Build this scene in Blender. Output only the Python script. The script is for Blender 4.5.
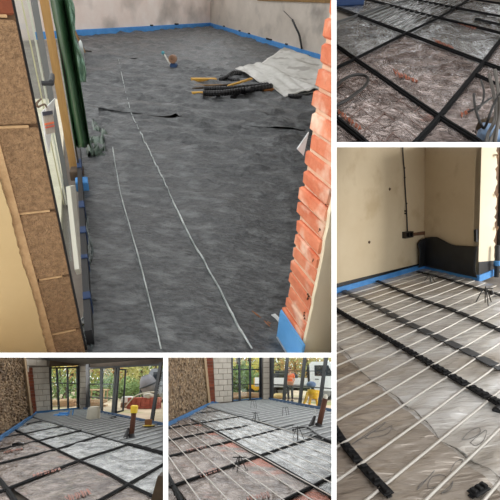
import bpy, bmesh, math, random
from mathutils import Vector, Matrix, noise
random.seed(7)
V = Vector
S = bpy.context.scene
COL = S.collection
for o in list(bpy.data.objects): bpy.data.objects.remove(o)
PI = math.pi
# ------------------------------------------------------------------ rooms' frames
FPX = 400.0
def camray(px, py): return V((px-250.0, 250.0-py, -FPX))
class Room:
    def __init__(s, vvp, below, h, rect, tag):
        up = camray(*vvp).normalized()
        if below: up = -up
        fwd = V((0, 0, -1)); y = (fwd-up*fwd.dot(up)).normalized(); x = y.cross(up)
        s.R = Matrix((x, y, up)).transposed()      # columns: room axes in camera space
        s.Ri = s.R.transposed(); s.h = h; s.eye = V((0, 0, h)); s.tag = tag
        s.planes = []
        x0, x1, y0, y1 = rect
        cx = (max(x0, 0)+min(x1, 500))/2; cy = (max(y0, 0)+min(y1, 500))/2
        mid = s.ray(cx, cy)
        for a, b, use in (((x0, 0), (x0, 500), x0 > 0), ((x1, 0), (x1, 500), x1 < 500), ((0, y0), (500, y0), y0 > 0), ((0, y1), (500, y1), y1 < 500)):
            if use:
                n = s.ray(*a).cross(s.ray(*b)).normalized()
                if n.dot(mid) < 0: n = -n
                s.planes.append(n)
    def ray(s, px, py): return (s.Ri @ camray(px, py)).normalized()
    def F(s, px, py, z=0.0):
        r = s.ray(px, py); t = (z-s.h)/r.z
        return s.eye+r*t
    def on(s, pl, px, py):
        r = s.ray(px, py); t = (pl[0]-s.eye).dot(pl[1])/r.dot(pl[1])
        return s.eye+r*t
    def proj(s, P):
        c = s.R @ (V(P)-s.eye); return (250+FPX*c.x/-c.z, 250-FPX*c.y/-c.z)
    def wall(s, a, b):
        a = V(a); b = V(b); n = (b-a).cross(V((0, 0, 1))).normalized()
        if n.dot(s.eye-a) < 0: n = -n
        return (a, n)
    def at(s, px, py, d):                          # point on a pixel's ray at ground distance d
        r = s.ray(px, py); return s.eye+r*(d/math.hypot(r.x, r.y))
A = Room((190, 850), True, 1.6, (-9, 334, -9, 355), 'A')
B = Room((250, 250+160000/340), True, 1.5, (334, 509, -9, 144.7), 'B')
C = Room((400, 3200), True, 1.45, (334, 509, 144.7, 509), 'C')
D = Room((238, -1010), False, 1.4, (-9, 165.6, 355, 509), 'D')
E = Room((262, -1040), False, 1.4, (165.6, 334, 355, 509), 'E')
EYE = V((0, 0, A.h))
for r in (A, B, C, D, E):
    r.M = Matrix.Translation(EYE) @ (A.Ri @ r.R).to_4x4() @ Matrix.Translation(-r.eye)
# ------------------------------------------------------------------ camera, sky, exposure
cd = bpy.data.cameras.new('camera'); cam = bpy.data.objects.new('camera', cd); COL.objects.link(cam)
cd.sensor_width = 36; cd.lens = 36*FPX/500; cd.clip_start = 0.05; cd.clip_end = 500
cam.matrix_world = Matrix.Translation(EYE) @ A.Ri.to_4x4()
S.camera = cam
w = bpy.data.worlds.new('overcast_sky'); S.world = w; w.use_nodes = True
bg = w.node_tree.nodes['Background']; bg.inputs[0].default_value = (0.97, 0.985, 1.0, 1); bg.inputs[1].default_value = 2.0
def area(room, name, loc, aim, size, power, col=(1, 1, 1)):
    l = bpy.data.lights.new(name, 'AREA'); l.energy = power; l.size = size; l.color = col
    o = bpy.data.objects.new(name, l); COL.objects.link(o)
    d = (V(aim)-V(loc)).normalized()
    o.matrix_world = room.M @ (Matrix.Translation(V(loc)) @ d.to_track_quat('-Z', 'Y').to_matrix().to_4x4())
    return o
S.view_settings.view_transform = 'Standard'; S.view_settings.look = 'None'
S.view_settings.gamma = 1; S.view_settings.use_curve_mapping = False
S.view_settings.exposure = 0.0
area(C, 'added_side_light', (8.5, 5.2, 1.7), (4.0, 7.2, .5), 2.2, 330, (1, .96, .9))  # lamp added out of view at the right, brightens the cream walls
#LIGHTS
# ------------------------------------------------------------------ materials
def lin(c):
    return tuple(((x/255)/12.92 if x/255 <= .04045 else ((x/255+.055)/1.055)**2.4) for x in c)+(1,)
MC = {}
def mat(name, c1, c2=None, sc=4, rough=.7, metal=0, bump=0, bsc=30, stretch=(1, 1, 1), rnd=0, thr=(.35, .65), c3=None, sc3=2, thr3=(.55, .62), spec=.5, wave=None, trans=0, bdist=.02, rot=0, voro=0, vsc=8):
    if name in MC: return MC[name]
    m = bpy.data.materials.new(name); m.use_nodes = True; nt = m.node_tree; N = nt.nodes; L = nt.links
    p = N['Principled BSDF']; p.inputs['Roughness'].default_value = rough; p.inputs['Metallic'].default_value = metal
    p.inputs['Specular IOR Level'].default_value = spec
    p.inputs['Base Color'].default_value = lin(c1)
    if trans:
        p.inputs['Transmission Weight'].default_value = trans
    tc = N.new('ShaderNodeTexCoord'); mp = N.new('ShaderNodeMapping'); mp.inputs['Scale'].default_value = stretch; mp.inputs['Rotation'].default_value = (0, 0, rot); mp.vector_type = 'POINT'
    L.new(tc.outputs['Object'], mp.inputs[0]); vec = mp.outputs[0]; colout = None
    def ramp(src, lo, hi, a, b):
        r = N.new('ShaderNodeMapRange'); r.inputs[1].default_value = lo; r.inputs[2].default_value = hi
        L.new(src, r.inputs[0]); x = N.new('ShaderNodeMix'); x.data_type = 'RGBA'
        L.new(r.outputs[0], x.inputs[0])
        for i, v in ((6, a), (7, b)):
            if isinstance(v, tuple): x.inputs[i].default_value = v
            else: L.new(v, x.inputs[i])
        return x.outputs[2]
    if c2:
        n = N.new('ShaderNodeTexNoise'); n.inputs['Scale'].default_value = sc; n.inputs['Detail'].default_value = 8; n.inputs['Roughness'].default_value = .65
        L.new(vec, n.inputs[0]); colout = ramp(n.outputs[0], thr[0], thr[1], lin(c1), lin(c2))
    if c3:
        n = N.new('ShaderNodeTexNoise'); n.inputs['Scale'].default_value = sc3; n.inputs['Detail'].default_value = 4
        v2 = N.new('ShaderNodeVectorMath'); v2.operation = 'ADD'; v2.inputs[1].default_value = (7.3, 2.1, 4.4); L.new(vec, v2.inputs[0]); L.new(v2.outputs[0], n.inputs[0])
        colout = ramp(n.outputs[0], thr3[0], thr3[1], colout if colout else lin(c1), lin(c3))
    if rnd:
        oi = N.new('ShaderNodeObjectInfo'); h = N.new('ShaderNodeHueSaturation')
        r = N.new('ShaderNodeMapRange'); r.inputs[3].default_value = 1-rnd; r.inputs[4].default_value = 1+rnd
        L.new(oi.outputs['Random'], r.inputs[0]); L.new(r.outputs[0], h.inputs['Value'])
        if colout: L.new(colout, h.inputs['Color'])
        else: h.inputs['Color'].default_value = lin(c1)
        colout = h.outputs[0]
    if colout: L.new(colout, p.inputs['Base Color'])
    if bump:
        n = N.new('ShaderNodeTexNoise'); n.inputs['Scale'].default_value = bsc; n.inputs['Detail'].default_value = 6; n.inputs['Distortion'].default_value = .6 if wave else 0
        L.new(vec, n.inputs[0]); b = N.new('ShaderNodeBump'); b.inputs['Strength'].default_value = bump; b.inputs['Distance'].default_value = bdist
        hh = n.outputs[0]
        if voro:
            vo = N.new('ShaderNodeTexVoronoi'); vo.inputs['Scale'].default_value = vsc; vo.inputs['Detail'].default_value = 2
            sw = N.new('ShaderNodeVectorMath'); sw.operation = 'MULTIPLY_ADD'; sw.inputs[1].default_value = (.25, .25, .25); L.new(n.outputs['Color'], sw.inputs[0]); L.new(vec, sw.inputs[2]); L.new(sw.outputs[0], vo.inputs['Vector'])
            ad = N.new('ShaderNodeMath'); ad.operation = 'MULTIPLY_ADD'; ad.inputs[1].default_value = voro; L.new(vo.outputs['Distance'], ad.inputs[0]); L.new(hh, ad.inputs[2]); hh = ad.outputs[0]
        L.new(hh, b.inputs['Height']); L.new(b.outputs[0], p.inputs['Normal'])
    MC[name] = m; return m
def glassmat():
    if 'glass' in MC: return MC['glass']
    m = bpy.data.materials.new('glass'); m.use_nodes = True; nt = m.node_tree; N = nt.nodes; L = nt.links
    out = N['Material Output']; N.remove(N['Principled BSDF'])
    t = N.new('ShaderNodeBsdfTransparent'); t.inputs[0].default_value = (.93, .96, .95, 1)
    g = N.new('ShaderNodeBsdfGlossy'); g.inputs['Roughness'].default_value = .02
    x = N.new('ShaderNodeMixShader'); x.inputs[0].default_value = .05; L.new(t.outputs[0], x.inputs[1]); L.new(g.outputs[0], x.inputs[2]); L.new(x.outputs[0], out.inputs[0])
    MC['glass'] = m; return m
# ------------------------------------------------------------------ mesh building (in room coordinates)
class MB:
    def __init__(s): s.v = []; s.f = []
    def add(s, vs, fs):
        k = len(s.v); s.v += [V(p) for p in vs]; s.f += [tuple(i+k for i in f) for f in fs]; return s
    def prism(s, poly, vec):
        n = len(poly); vec = V(vec); vs = [V(p) for p in poly]+[V(p)+vec for p in poly]
        return s.add(vs, [tuple(range(n-1, -1, -1)), tuple(range(n, 2*n))]+[(i, (i+1) % n, n+(i+1) % n, n+i) for i in range(n)])
    def box(s, o, ex, ey, ez, bev=0):             # o: base-centre, half vectors ex, ey, full ez
        o, ex, ey, ez = V(o), V(ex), V(ey), V(ez)
        if not bev: return s.prism([o-ex-ey, o+ex-ey, o+ex+ey, o-ex+ey], ez)
        a = ex.normalized()*bev; b = ey.normalized()*bev; c = ez.normalized()*bev
        rings = []
        for q, dz in ((1, 0), (0, 1), (0, -1), (1, 2)):
            base = o+(ez if dz in (-1, 2) else V((0, 0, 0)))+(c if dz == 1 else (-c if dz == -1 else V((0, 0, 0))))
            X = ex-a*q; Y = ey-b*q; rings.append([base-X-Y, base+X-Y, base+X+Y, base-X+Y])
        vs = sum(rings, []); fs = [(3, 2, 1, 0), (12, 13, 14, 15)]
        for k in range(3): fs += [(4*k+i, 4*k+(i+1) % 4, 4*k+4+(i+1) % 4, 4*k+4+i) for i in range(4)]
        return s.add(vs, fs)
    def tube(s, pts, r, n=8, flat=1.0, up=None):
        pts = [V(p) for p in pts]; m = len(pts); rs = r if isinstance(r, (list, tuple)) else [r]*m
        vs = []; prev = None
        for i, p in enumerate(pts):
            d = (pts[min(i+1, m-1)]-pts[max(i-1, 0)]).normalized()
            a = prev if prev is not None else (V((0, 0, 1)) if abs(d.z) < .9 else V((1, 0, 0)))
            x = d.cross(a).normalized(); y = x.cross(d).normalized(); prev = y
            for k in range(n):
                t = 2*PI*(k+.5)/n; vs.append(p+x*math.cos(t)*rs[i]+y*math.sin(t)*rs[i]*flat)
        fs = [(i*n+k, i*n+(k+1) % n, (i+1)*n+(k+1) % n, (i+1)*n+k) for i in range(m-1) for k in range(n)]
        fs += [tuple(range(n-1, -1, -1)), tuple(range((m-1)*n, m*n))]
        return s.add(vs, fs)
    def lathe(s, o, axis, prof, n=16):            # prof: (radius, along)
        o = V(o); ax = V(axis).normalized(); a = V((1, 0, 0)) if abs(ax.x) < .9 else V((0, 1, 0))
        x = ax.cross(a).normalized(); y = ax.cross(x); vs = []
        for r, t in prof:
            for k in range(n): vs.append(o+ax*t+x*r*math.cos(2*PI*k/n)+y*r*math.sin(2*PI*k/n))
        m = len(prof); fs = [(i*n+k, i*n+(k+1) % n, (i+1)*n+(k+1) % n, (i+1)*n+k) for i in range(m-1) for k in range(n)]
        fs += [tuple(range(n-1, -1, -1)), tuple(range((m-1)*n, m*n))]
        return s.add(vs, fs)
    def strip(s, pts, w, h, z0=0.0):              # rectangular bar along a polyline on the floor
        pts = [V(p) for p in pts]; m = len(pts); vs = []
        for i, p in enumerate(pts):
            d = pts[min(i+1, m-1)]-pts[max(i-1, 0)]; d.z = 0; d.normalize(); x = V((d.y, -d.x, 0))*w/2
            ww = 1
            vs += [p-x*ww+V((0, 0, z0)), p+x*ww+V((0, 0, z0)), p+x*ww*.9+V((0, 0, z0+h)), p-x*ww*.9+V((0, 0, z0+h))]
        fs = [(4*i+k, 4*i+(k+1) % 4, 4*i+4+(k+1) % 4, 4*i+4+k) for i in range(m-1) for k in range(4)]
        fs += [(3, 2, 1, 0), tuple(range(4*m-4, 4*m))]
        return s.add(vs, fs)
    def grid(s, fn, nu, nv):
        vs = [fn(i/nu, j/nv) for j in range(nv+1) for i in range(nu+1)]
        fs = [(j*(nu+1)+i, j*(nu+1)+i+1, (j+1)*(nu+1)+i+1, (j+1)*(nu+1)+i) for j in range(nv) for i in range(nu)]
        return s.add(vs, fs)
    def ball(s, o, r, n=10, sc=(1, 1, 1), jit=0):
        vs = []; m = n//2+1
        for i in range(m+1):
            t = PI*i/m
            for k in range(n):
                a = 2*PI*k/n; q = 1+jit*noise.noise(V((math.sin(t)*math.cos(a), math.sin(t)*math.sin(a), math.cos(t)))*2+V(o)*3)
                vs.append(V(o)+V((math.sin(t)*math.cos(a)*r*sc[0]*q, math.sin(t)*math.sin(a)*r*sc[1]*q, math.cos(t)*r*sc[2]*q)))
        fs = [(i*n+k, (i+1)*n+k, (i+1)*n+(k+1) % n, i*n+(k+1) % n) for i in range(m) for k in range(n)]
        return s.add(vs, fs)
    def build(s, name, m, room, parent=None, base=None, cuts=(), smooth=False, solid=0, fixn=True, kind=None):
        bm = bmesh.new(); vs = [bm.verts.new(p) for p in s.v]
        for f in s.f:
            try: bm.faces.new([vs[i] for i in f])
            except ValueError: pass
        bmesh.ops.remove_doubles(bm, verts=bm.verts, dist=1e-5)
        if fixn: bmesh.ops.recalc_face_normals(bm, faces=bm.faces)
        for co, n in [(room.eye, n) for n in room.planes]+list(cuts):
            if any((v.co-co).dot(n) < -1e-6 for v in bm.verts):
                bmesh.ops.bisect_plane(bm, geom=bm.verts[:]+bm.edges[:]+bm.faces[:], plane_co=co, plane_no=n, clear_inner=True)
        if not bm.verts: bm.free(); return None
        b = parent.get('_b') if parent else None
        if b is not None: b = V(b)
        elif base is not None: b = V(base)
        else:
            lo = V([min(v.co[i] for v in bm.verts) for i in range(3)]); hi = V([max(v.co[i] for v in bm.verts) for i in range(3)])
            b = V(((lo.x+hi.x)/2, (lo.y+hi.y)/2, lo.z))
        bmesh.ops.translate(bm, verts=bm.verts, vec=-b)
        me = bpy.data.meshes.new(name); bm.to_mesh(me); bm.free()
        if smooth: me.polygons.foreach_set('use_smooth', [True]*len(me.polygons))
        me.materials.append(m)
        o = bpy.data.objects.new(name, me); COL.objects.link(o)
        if parent: o.parent = parent
        else: o.matrix_world = room.M @ Matrix.Translation(b)
        o['_b'] = tuple(b)
        if solid:
            md = o.modifiers.new('thickness', 'SOLIDIFY'); md.thickness = solid; md.offset = -1
        if kind: o['kind'] = kind
        return o
def thing(room, name, label, cat, base, group=None):
    o = bpy.data.objects.new(name, None); COL.objects.link(o); o.empty_display_size = .1
    o.matrix_world = room.M @ Matrix.Translation(V(base)); o['_b'] = tuple(base); o['label'] = label; o['category'] = cat
    if group: o['group'] = group
    return o
def tag(o, label, cat, group=None):
    if o is None: return None
    o['label'] = label; o['category'] = cat
    if group: o['group'] = group
    return o
def struct(o):
    if o: o['kind'] = 'structure'
    return o
def pprism(room, pl, pix, thick, off=0.0):        # a slab standing on a plane of the room
    return MB().prism([room.on(pl, *p)+pl[1]*off for p in pix], pl[1]*thick)
def smoothline(pts, n=6):
    pts = [V(p) for p in pts]; out = []
    for i in range(len(pts)-1):
        p0 = pts[max(i-1, 0)]; p1 = pts[i]; p2 = pts[i+1]; p3 = pts[min(i+2, len(pts)-1)]
        for k in range(n):
            t = k/n; out.append(.5*((2*p1)+(p2-p0)*t+(2*p0-5*p1+4*p2-p3)*t*t+(3*p1-p0-3*p2+p3)*t**3))
    return out+[pts[-1]]
def fl(room, pts, z=0.0): return [room.F(*p, z) for p in pts]
def isect(a, b, c, d):                            # line ab with line cd in the floor plane
    x1, y1, x2, y2, x3, y3, x4, y4 = a.x, a.y, b.x, b.y, c.x, c.y, d.x, d.y
    q = (x1-x2)*(y3-y4)-(y1-y2)*(x3-x4)
    px = ((x1*y2-y1*x2)*(x3-x4)-(x1-x2)*(x3*y4-y3*x4))/q; py = ((x1*y2-y1*x2)*(y3-y4)-(y1-y2)*(x3*y4-y3*x4))/q
    return V((px, py, 0))
def mpp(room, P): return -(room.R @ (V(P)-room.eye)).z/FPX     # metres a pixel covers there
def fb(p, sc=1, o=0): return noise.fractal(V((p.x*sc+o, p.y*sc, p.z*sc)), 1.0, 2.0, 4)
Z = V((0, 0, 1))
ORD = 'first second third fourth fifth sixth seventh eighth ninth tenth eleventh twelfth thirteenth fourteenth fifteenth sixteenth seventeenth eighteenth nineteenth twentieth twenty-first twenty-second twenty-third twenty-fourth twenty-fifth twenty-sixth'.split()
# ------------------------------------------------------------------ white partitions between the five rooms
WHITE = mat('white_board', (250, 250, 248), rough=.6)
def partition(name, a, b, d0, d1, px):
    M4 = Matrix.Translation(EYE) @ A.Ri.to_4x4()
    ra = camray(*a)/FPX; rb = camray(*b)/FPX; n = ra.cross(rb).normalized()*(px/FPX*d0/2)
    mb = MB().prism([p-n for p in (ra*d0, rb*d0, rb*d1, ra*d1)], n*2)
    mb.v = [M4 @ p for p in mb.v]
    o = struct(mb.build(name, WHITE, type('W', (), {'M': Matrix(), 'planes': [], 'eye': EYE})))
    o['label'] = 'white partition board between two rooms, seen edge on'
    return o
partition('trim_1', (334, -40), (334, 540), 1.0, 1.3, 4.8)
partition('trim_2', (-40, 355.1), (334, 355.1), 1.0, 3.2, 4.5)
partition('trim_3', (165.7, 355.1), (165.7, 540), 1.0, 3.2, 4.8)
partition('trim_4', (334, 144.7), (540, 144.7), 1.0, 1.3, 4.8)
BLOCKER = mat('dark_blocker_board', (104, 84, 66), (84, 66, 52), sc=3, rough=.9)
WHITE = BLOCKER                                       # dark boards added unseen behind the white edges, to cut bounced light
partition('wall_right', (334, -40), (334, 540), 1.3, 6.8, 4.8*1.0/1.3)['label'] = 'unseen dark board added between the black floor room and the cream room to cut bounce'
partition('wall_right', (334, 144.7), (540, 144.7), 1.3, 5.5, 4.8*1.0/1.3)['label'] = 'unseen dark board added above the cream room to block sky light'
# ------------------------------------------------------------------ shared materials
BLUE = mat('blue_foam', (66, 134, 200), (86, 152, 214), sc=6, rough=.75, bump=.15, bsc=60)
BLACKP = mat('black_plastic', (22, 22, 24), rough=.45)
GREYAL = mat('dark_aluminium', (38, 42, 46), rough=.45)
ZINC = mat('zinc_wire', (60, 60, 58), rough=.4, metal=.7)
# ================================================================== ROOM A : the large room with the black membrane
MEMB = mat('black_membrane', (44, 46, 48), (92, 94, 95), sc=30, rough=.36, bump=.7, bsc=24, c3=(122, 125, 125), sc3=7, thr3=(.5, .8), stretch=(.7, 1.5, 1), thr=(.34, .7), spec=.5, bdist=.03)
SEAM = mat('membrane_seam_tape', (206, 212, 210), (140, 148, 146), sc=9, rough=.35, bump=.2, bsc=30)
a_bl = A.F(60, 38); a_bc = A.F(210, 27.5); a_br = A.F(335, 66)
P1 = A.F(86, 356); LW = A.F(78.7, 197)             # left wall line: P1 -> LW
dirL = (LW-P1).normalized()
seamdir = (A.F(134, 122)-A.F(249, 347)).normalized()
def edge_floor(P, d, x, y):                        # point P - d*t whose upright passes pixel (x, y)
    lo, hi = 0.0, 1.0; best = None
    for i in range(400):
        Q = P-d*(i*.0025)
        a = A.proj(Q); b = A.proj(Q+Z*.5)
        xx = a[0]+(y-a[1])*(b[0]-a[0])/(b[1]-a[1])
        if best is None or abs(xx-x) < best[0]: best = (abs(xx-x), Q)
    return best[1]
def zat(P, y):
    lo, hi = 0, 4
    for i in range(40):
        m = (lo+hi)/2
        if A.proj(P+Z*m)[1] > y: lo = m
        else: hi = m
    return lo
P0 = None
for k in range(60):                                  # the pier's end face: its joints drop about three pixels to the left
    ang = math.radians(-10+k); Q = edge_floor(P1, V((math.cos(ang), math.sin(ang), 0)), 56, 352)
    a_ = A.proj(Q+Z*.8); b_ = A.proj(P1+Z*.8); sl = a_[1]-b_[1]
    if P0 is None or abs(sl-4) < P0[0]: P0 = (abs(sl-4), Q)
P0 = P0[1]
P2 = A.F(281.5, 338); P3 = edge_floor(P2, seamdir, 302, 351)
CONC = mat('concrete', (120, 112, 104), (140, 132, 122), sc=3, rough=.9, bump=.2)
fa = MB().prism([V((-1.2, .2, -.16)), V((1.6, .2, -.16)), a_br+V((1, 0, -.16)), a_bc+V((.3, .6, -.16)), a_bl+V((-1.2, .5, -.16))], (0, 0, .1))
struct(fa.build('floor', CONC, A))
# membrane sheets
nL = V((-dirL.y, dirL.x, 0)); nL = nL if nL.dot(V((0, 5, 0))-P1) > 0 else -nL
nbk = A.wall(a_bl, a_bc)[1]; nrt = A.wall(a_bc, a_br)[1]
sA0 = A.F(161, 347); sA1 = A.F(121, 197); sB0 = A.F(249, 347); sB1 = A.F(133, 119)
def side(p, q):                                    # normal of floor line p->q pointing to +x
    d = q-p; n = V((d.y, -d.x, 0)).normalized(); return n if n.x > 0 else -n
n0 = side(sA0, sA1); n1 = side(sB0, sB1)
yc = A.F(150, 119).y; yf = A.F(150, 67).y
def membrane(x, y, o):
    p = V((x, y, 0)); far = min(1, max(0, (y-2.5)/3))
    r = 1-abs(noise.noise(V((x*.9+o, y*(2.2+far*1.5), o))))          # ridges run across the room
    r2 = 1-abs(noise.noise(V((x*2.1+y*.8, y*3.1+o, 3.1))))
    amp = .010+.03*far
    r3 = 1-abs(noise.noise(V((x*3.7-y*2.2, y*4.2+x*1.3, o+8))))
    return amp*(r**5)*1.6+amp*.7*r2**6+.007*r3**8+.004*fb(p, 5, o)
wallcuts = [(P1+nL*.01, nL), (a_bl+nbk*.02, nbk), (a_bc+nrt*.02, nrt)]
def msheet(label, x0, x1, y0, y1, nx, ny, cuts, z, o, lip=()):
    def fn(u, v):
        x = x0+(x1-x0)*u; y = y0+(y1-y0)*v
        zz = z+membrane(x, y, o)
        for p, n, hgt in lip:                      # a slightly raised edge
            d = abs((V((x, y, 0))-p).dot(n)+.03*noise.noise(V((x*2, y*2, 9))))
            if d < .12: zz += hgt*(1-d/.12)**2
        return V((x, y, zz))
    o_ = MB().grid(fn, nx, ny).build('membrane_sheet', MEMB, A, cuts=list(cuts)+wallcuts, smooth=True, fixn=False)
    return tag(o_, label, 'plastic sheet', None)
YY = V((0, 1, 0)); fc = V((0, yc, 0)); ff = V((0, yf, 0))
nc = V((.06, 1, 0)).normalized(); nf = V((.16, 1, 0)).normalized()
msheet('black plastic membrane strip beside the glass door, left of both seams', -3.2, .2, .7, yc+.3, 90, 120, [(sA0, -n0), (fc, -nc)], .004, 1.3)
msheet('black plastic membrane strip between the two pale seams', -2.6, .6, .7, yc+.3, 100, 120, [(sA0-n0*.015, n0), (sB0, -n1), (fc, -nc)], .006, 4.1)
msheet('widest black plastic membrane sheet, right of both seams and before the timber pile', -2.6, 2.2, .7, yc+.5, 140, 130, [(sB0-n1*.015, n1), (fc, -nc)], .008, 7.7, [(fc, nc, .006)])
msheet('black plastic membrane sheet under the timber pile, across the middle of the room', -5, 3.4, yc-.4, yf+.9, 190, 110, [(fc-nc*.03, nc), (ff, -nf)], .006, 11.2, [(fc, nc, .012), (ff, nf, .012)])
msheet('farthest black plastic membrane sheet, along the plastered back wall', -7.5, 3.4, yf-.6, a_bc.y+1.5, 190, 110, [(ff-nf*.04, nf)], .004, 15.5, [(ff, nf, .02)])
def seam(label, px, wd):
    pts = smoothline(fl(A, px), 10); mb = MB()
    q = [p+V((0, 0, .012+membrane(p.x, p.y, 4.1)*.9)) for p in pts]
    ws = [wd*(1+.7*noise.noise(p*2.3)) for p in pts]
    vs = []; m = len(q)
    for i, p in enumerate(q):
        d = (q[min(i+1, m-1)]-q[max(i-1, 0)]).normalized(); x = V((d.y, -d.x, 0))*ws[i]/2
        x2 = x; j = x*.5*noise.noise(p*3.7)
        vs += [p-x+j-Z*.004, p+x2+j-Z*.004, p+x2*.5+j+Z*.012, p-x*.5+j+Z*.012]
    fs = [(4*i+k, 4*i+(k+1) % 4, 4*i+4+(k+1) % 4, 4*i+4+k) for i in range(m-1) for k in range(4)]
    tag(mb.add(vs, fs+[(3, 2, 1, 0), (4*m-4, 4*m-3, 4*m-2, 4*m-1)]).build('seam_tape', SEAM, A, smooth=True), label, 'seam tape')
seam('pale ragged seam tape nearest the glass door on black membrane', [(113, 150), (117, 175), (122, 200), (135.5, 248), (150, 303), (161.5, 352)], .009)
seam('longer pale seam tape running from the far floor to the red brick pier', [(119, 64), (126, 95), (133.5, 121), (150, 155), (166, 188), (187, 233), (216, 286), (236, 326), (252, 352)], .012)
# walls
PLA = mat('grey_pink_plaster', (224, 206, 196), (234, 222, 214), sc=1.6, rough=.85, bump=.1, bsc=25, c3=(160, 150, 142), sc3=.9, thr3=(.5, .75))
PLB = mat('grey_plaster', (212, 202, 190), (192, 182, 170), sc=1.1, rough=.9, bump=.1, bsc=25, c3=(160, 152, 144), sc3=1.3, thr3=(.54, .72))
Zt = Z*2.4
struct(MB().prism([a_bl+(a_bl-a_bc)*.2, a_bc, a_bc-nbk*.12, a_bl+(a_bl-a_bc)*.2-nbk*.12], Zt).build('wall_back', PLA, A))
arx = a_bc+(a_br-a_bc)*1.6
struct(MB().prism([a_bc, arx, arx-nrt*.12, a_bc-nrt*.12], Z*2.2).build('wall_right', PLB, A))
wpl_b = A.wall(a_bl, a_bc); wpl_r = A.wall(a_bc, a_br)
# timber plank along the top of the right wall
TIM = mat('pale_timber', (196, 150, 84), (172, 124, 62), sc=5, rough=.7, stretch=(1, 1, .15), bump=.2)
TIMP = mat('timber_plank', (150, 118, 70), (120, 92, 56), sc=6, rough=.8, bump=.3)
tag(struct(pprism(A, wpl_r, [(258, -4), (338, -4), (338, 3.4), (258, .6)], .03).build('trim_5', TIMP, A)), 'rough timber plank high on the grey right wall', 'plank')
# blue foam edging
def edging(room, name_label, a, b, h, th, n, mtl=None, fix=(), cat='foam edging', seg=None):
    a = V(a); b = V(b); t = thing(room, 'foam_edging', name_label, cat, (a+b)/2)
    MB().prism([a, b, b+n*th, a+n*th], Z*h).build('foam_strip', mtl or BLUE, room, t)
    MB().prism([a+n*th+Z*h*.6, b+n*th+Z*h*.6, b+n*(th+.004)+Z*h*.62, a+n*(th+.004)+Z*h*.62], Z*h*.1).build('crease', mtl or BLUE, room, t)
    d = (b-a).normalized()
    for f, l in fix:
        c = a+(b-a)*f; MB().box(c+n*th*.5+Z*(h-.01), d*l, n*th*.8, Z*.045, .006).build('clip', BLACKP, room, t)
    return t
hb = .17
edging(A, 'blue foam edging strip along the pinkish back wall', a_bl+(a_bl-a_bc)*.1+nbk*.003, a_bc+nbk*.003, hb, .03, nbk, fix=((.55, .06), (.72, .1)))
edging(A, 'blue foam edging strip with black clips along the grey right wall', a_bc+nrt*.003-nbk*-.04, arx, hb, .04, nrt, fix=((.1, .06), (.2, .05), (.255, .05), (.36, .16), (.44, .05), (.62, .06)))
# cable out of the right wall
cb = [A.on(wpl_r, *p)+wpl_r[1]*d for p, d in (((284, 11), .01), ((290, 14.5), .1), ((297, 20), .16), ((301, 28), .17), ((303.6, 36), .14), ((303.8, 49), .07))]
t = thing(A, 'wall_cable', 'black electric cable curling out of the grey right wall', 'cable', cb[-1])
MB().tube(smoothline(cb[:3]), .012, 7).build('thin_core', mat('grey_cable', (92, 86, 80), rough=.5), A, t, smooth=True)
MB().tube(smoothline(cb[2:]), .03, 8).build('sheath', BLACKP, A, t, smooth=True)
# silver sheet, folded
SILV = mat('silver_sheet', (178, 176, 168), (205, 203, 197), sc=3, rough=.45, metal=.0, bump=.4, bsc=5, c3=(150, 146, 138), sc3=2.4)
def flap(c00, c10, c11, c01, amp, o):
    def fn(u, v):
        p = c00*(1-u)*(1-v)+c10*u*(1-v)+c11*u*v+c01*(1-u)*v
        return p+V((0, 0, amp*(fb(V((u*2.2, v*3.1, o)))*.6+.7*abs(noise.noise(V((u*2+v*3, v*1.2, o+4)))))))
    return MB().grid(fn, 30, 22)
t = thing(A, 'silver_sheet', 'crumpled silver-grey sheet folded over itself by the grey wall', 'sheet', A.F(285, 85))
k1 = A.F(260, 64.5, .2); k2 = A.F(319, 91, .13)
flap(k1, k2, A.F(325, 62, .3), A.F(284, 48, .34), .05, 1).build('upper_flap', SILV, A, t, smooth=True, solid=.012)
flap(A.F(235.5, 69, .1), A.F(285, 97, .03), k2+Z*.03, k1+Z*.03, .05, 5).build('lower_flap', SILV, A, t, smooth=True, solid=.012)
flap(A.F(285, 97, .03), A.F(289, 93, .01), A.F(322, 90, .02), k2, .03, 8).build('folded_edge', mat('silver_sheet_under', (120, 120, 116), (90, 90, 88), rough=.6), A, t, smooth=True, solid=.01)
def corr(room, pts, r, name, label, n=None, cat='pipe', m=None, group=None):
    pts = [V(p) for p in pts]; L = sum((pts[i+1]-pts[i]).length for i in range(len(pts)-1)); n = n or int(L/.03)
    d = smoothline(pts, max(2, n//max(1, len(pts)-1)))
    return tag(MB().tube(d, [r*(1 if i % 2 else .8) for i in range(len(d))], 8).build(name, m or BLACKP, room, smooth=False), label, cat, group)
corr(A, [A.F(288, 96, .05), A.F(300, 97, .04), A.F(315, 93, .05)], .045, 'pipe_offcut', 'black corrugated offcut poking from under the silver sheet')
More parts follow.
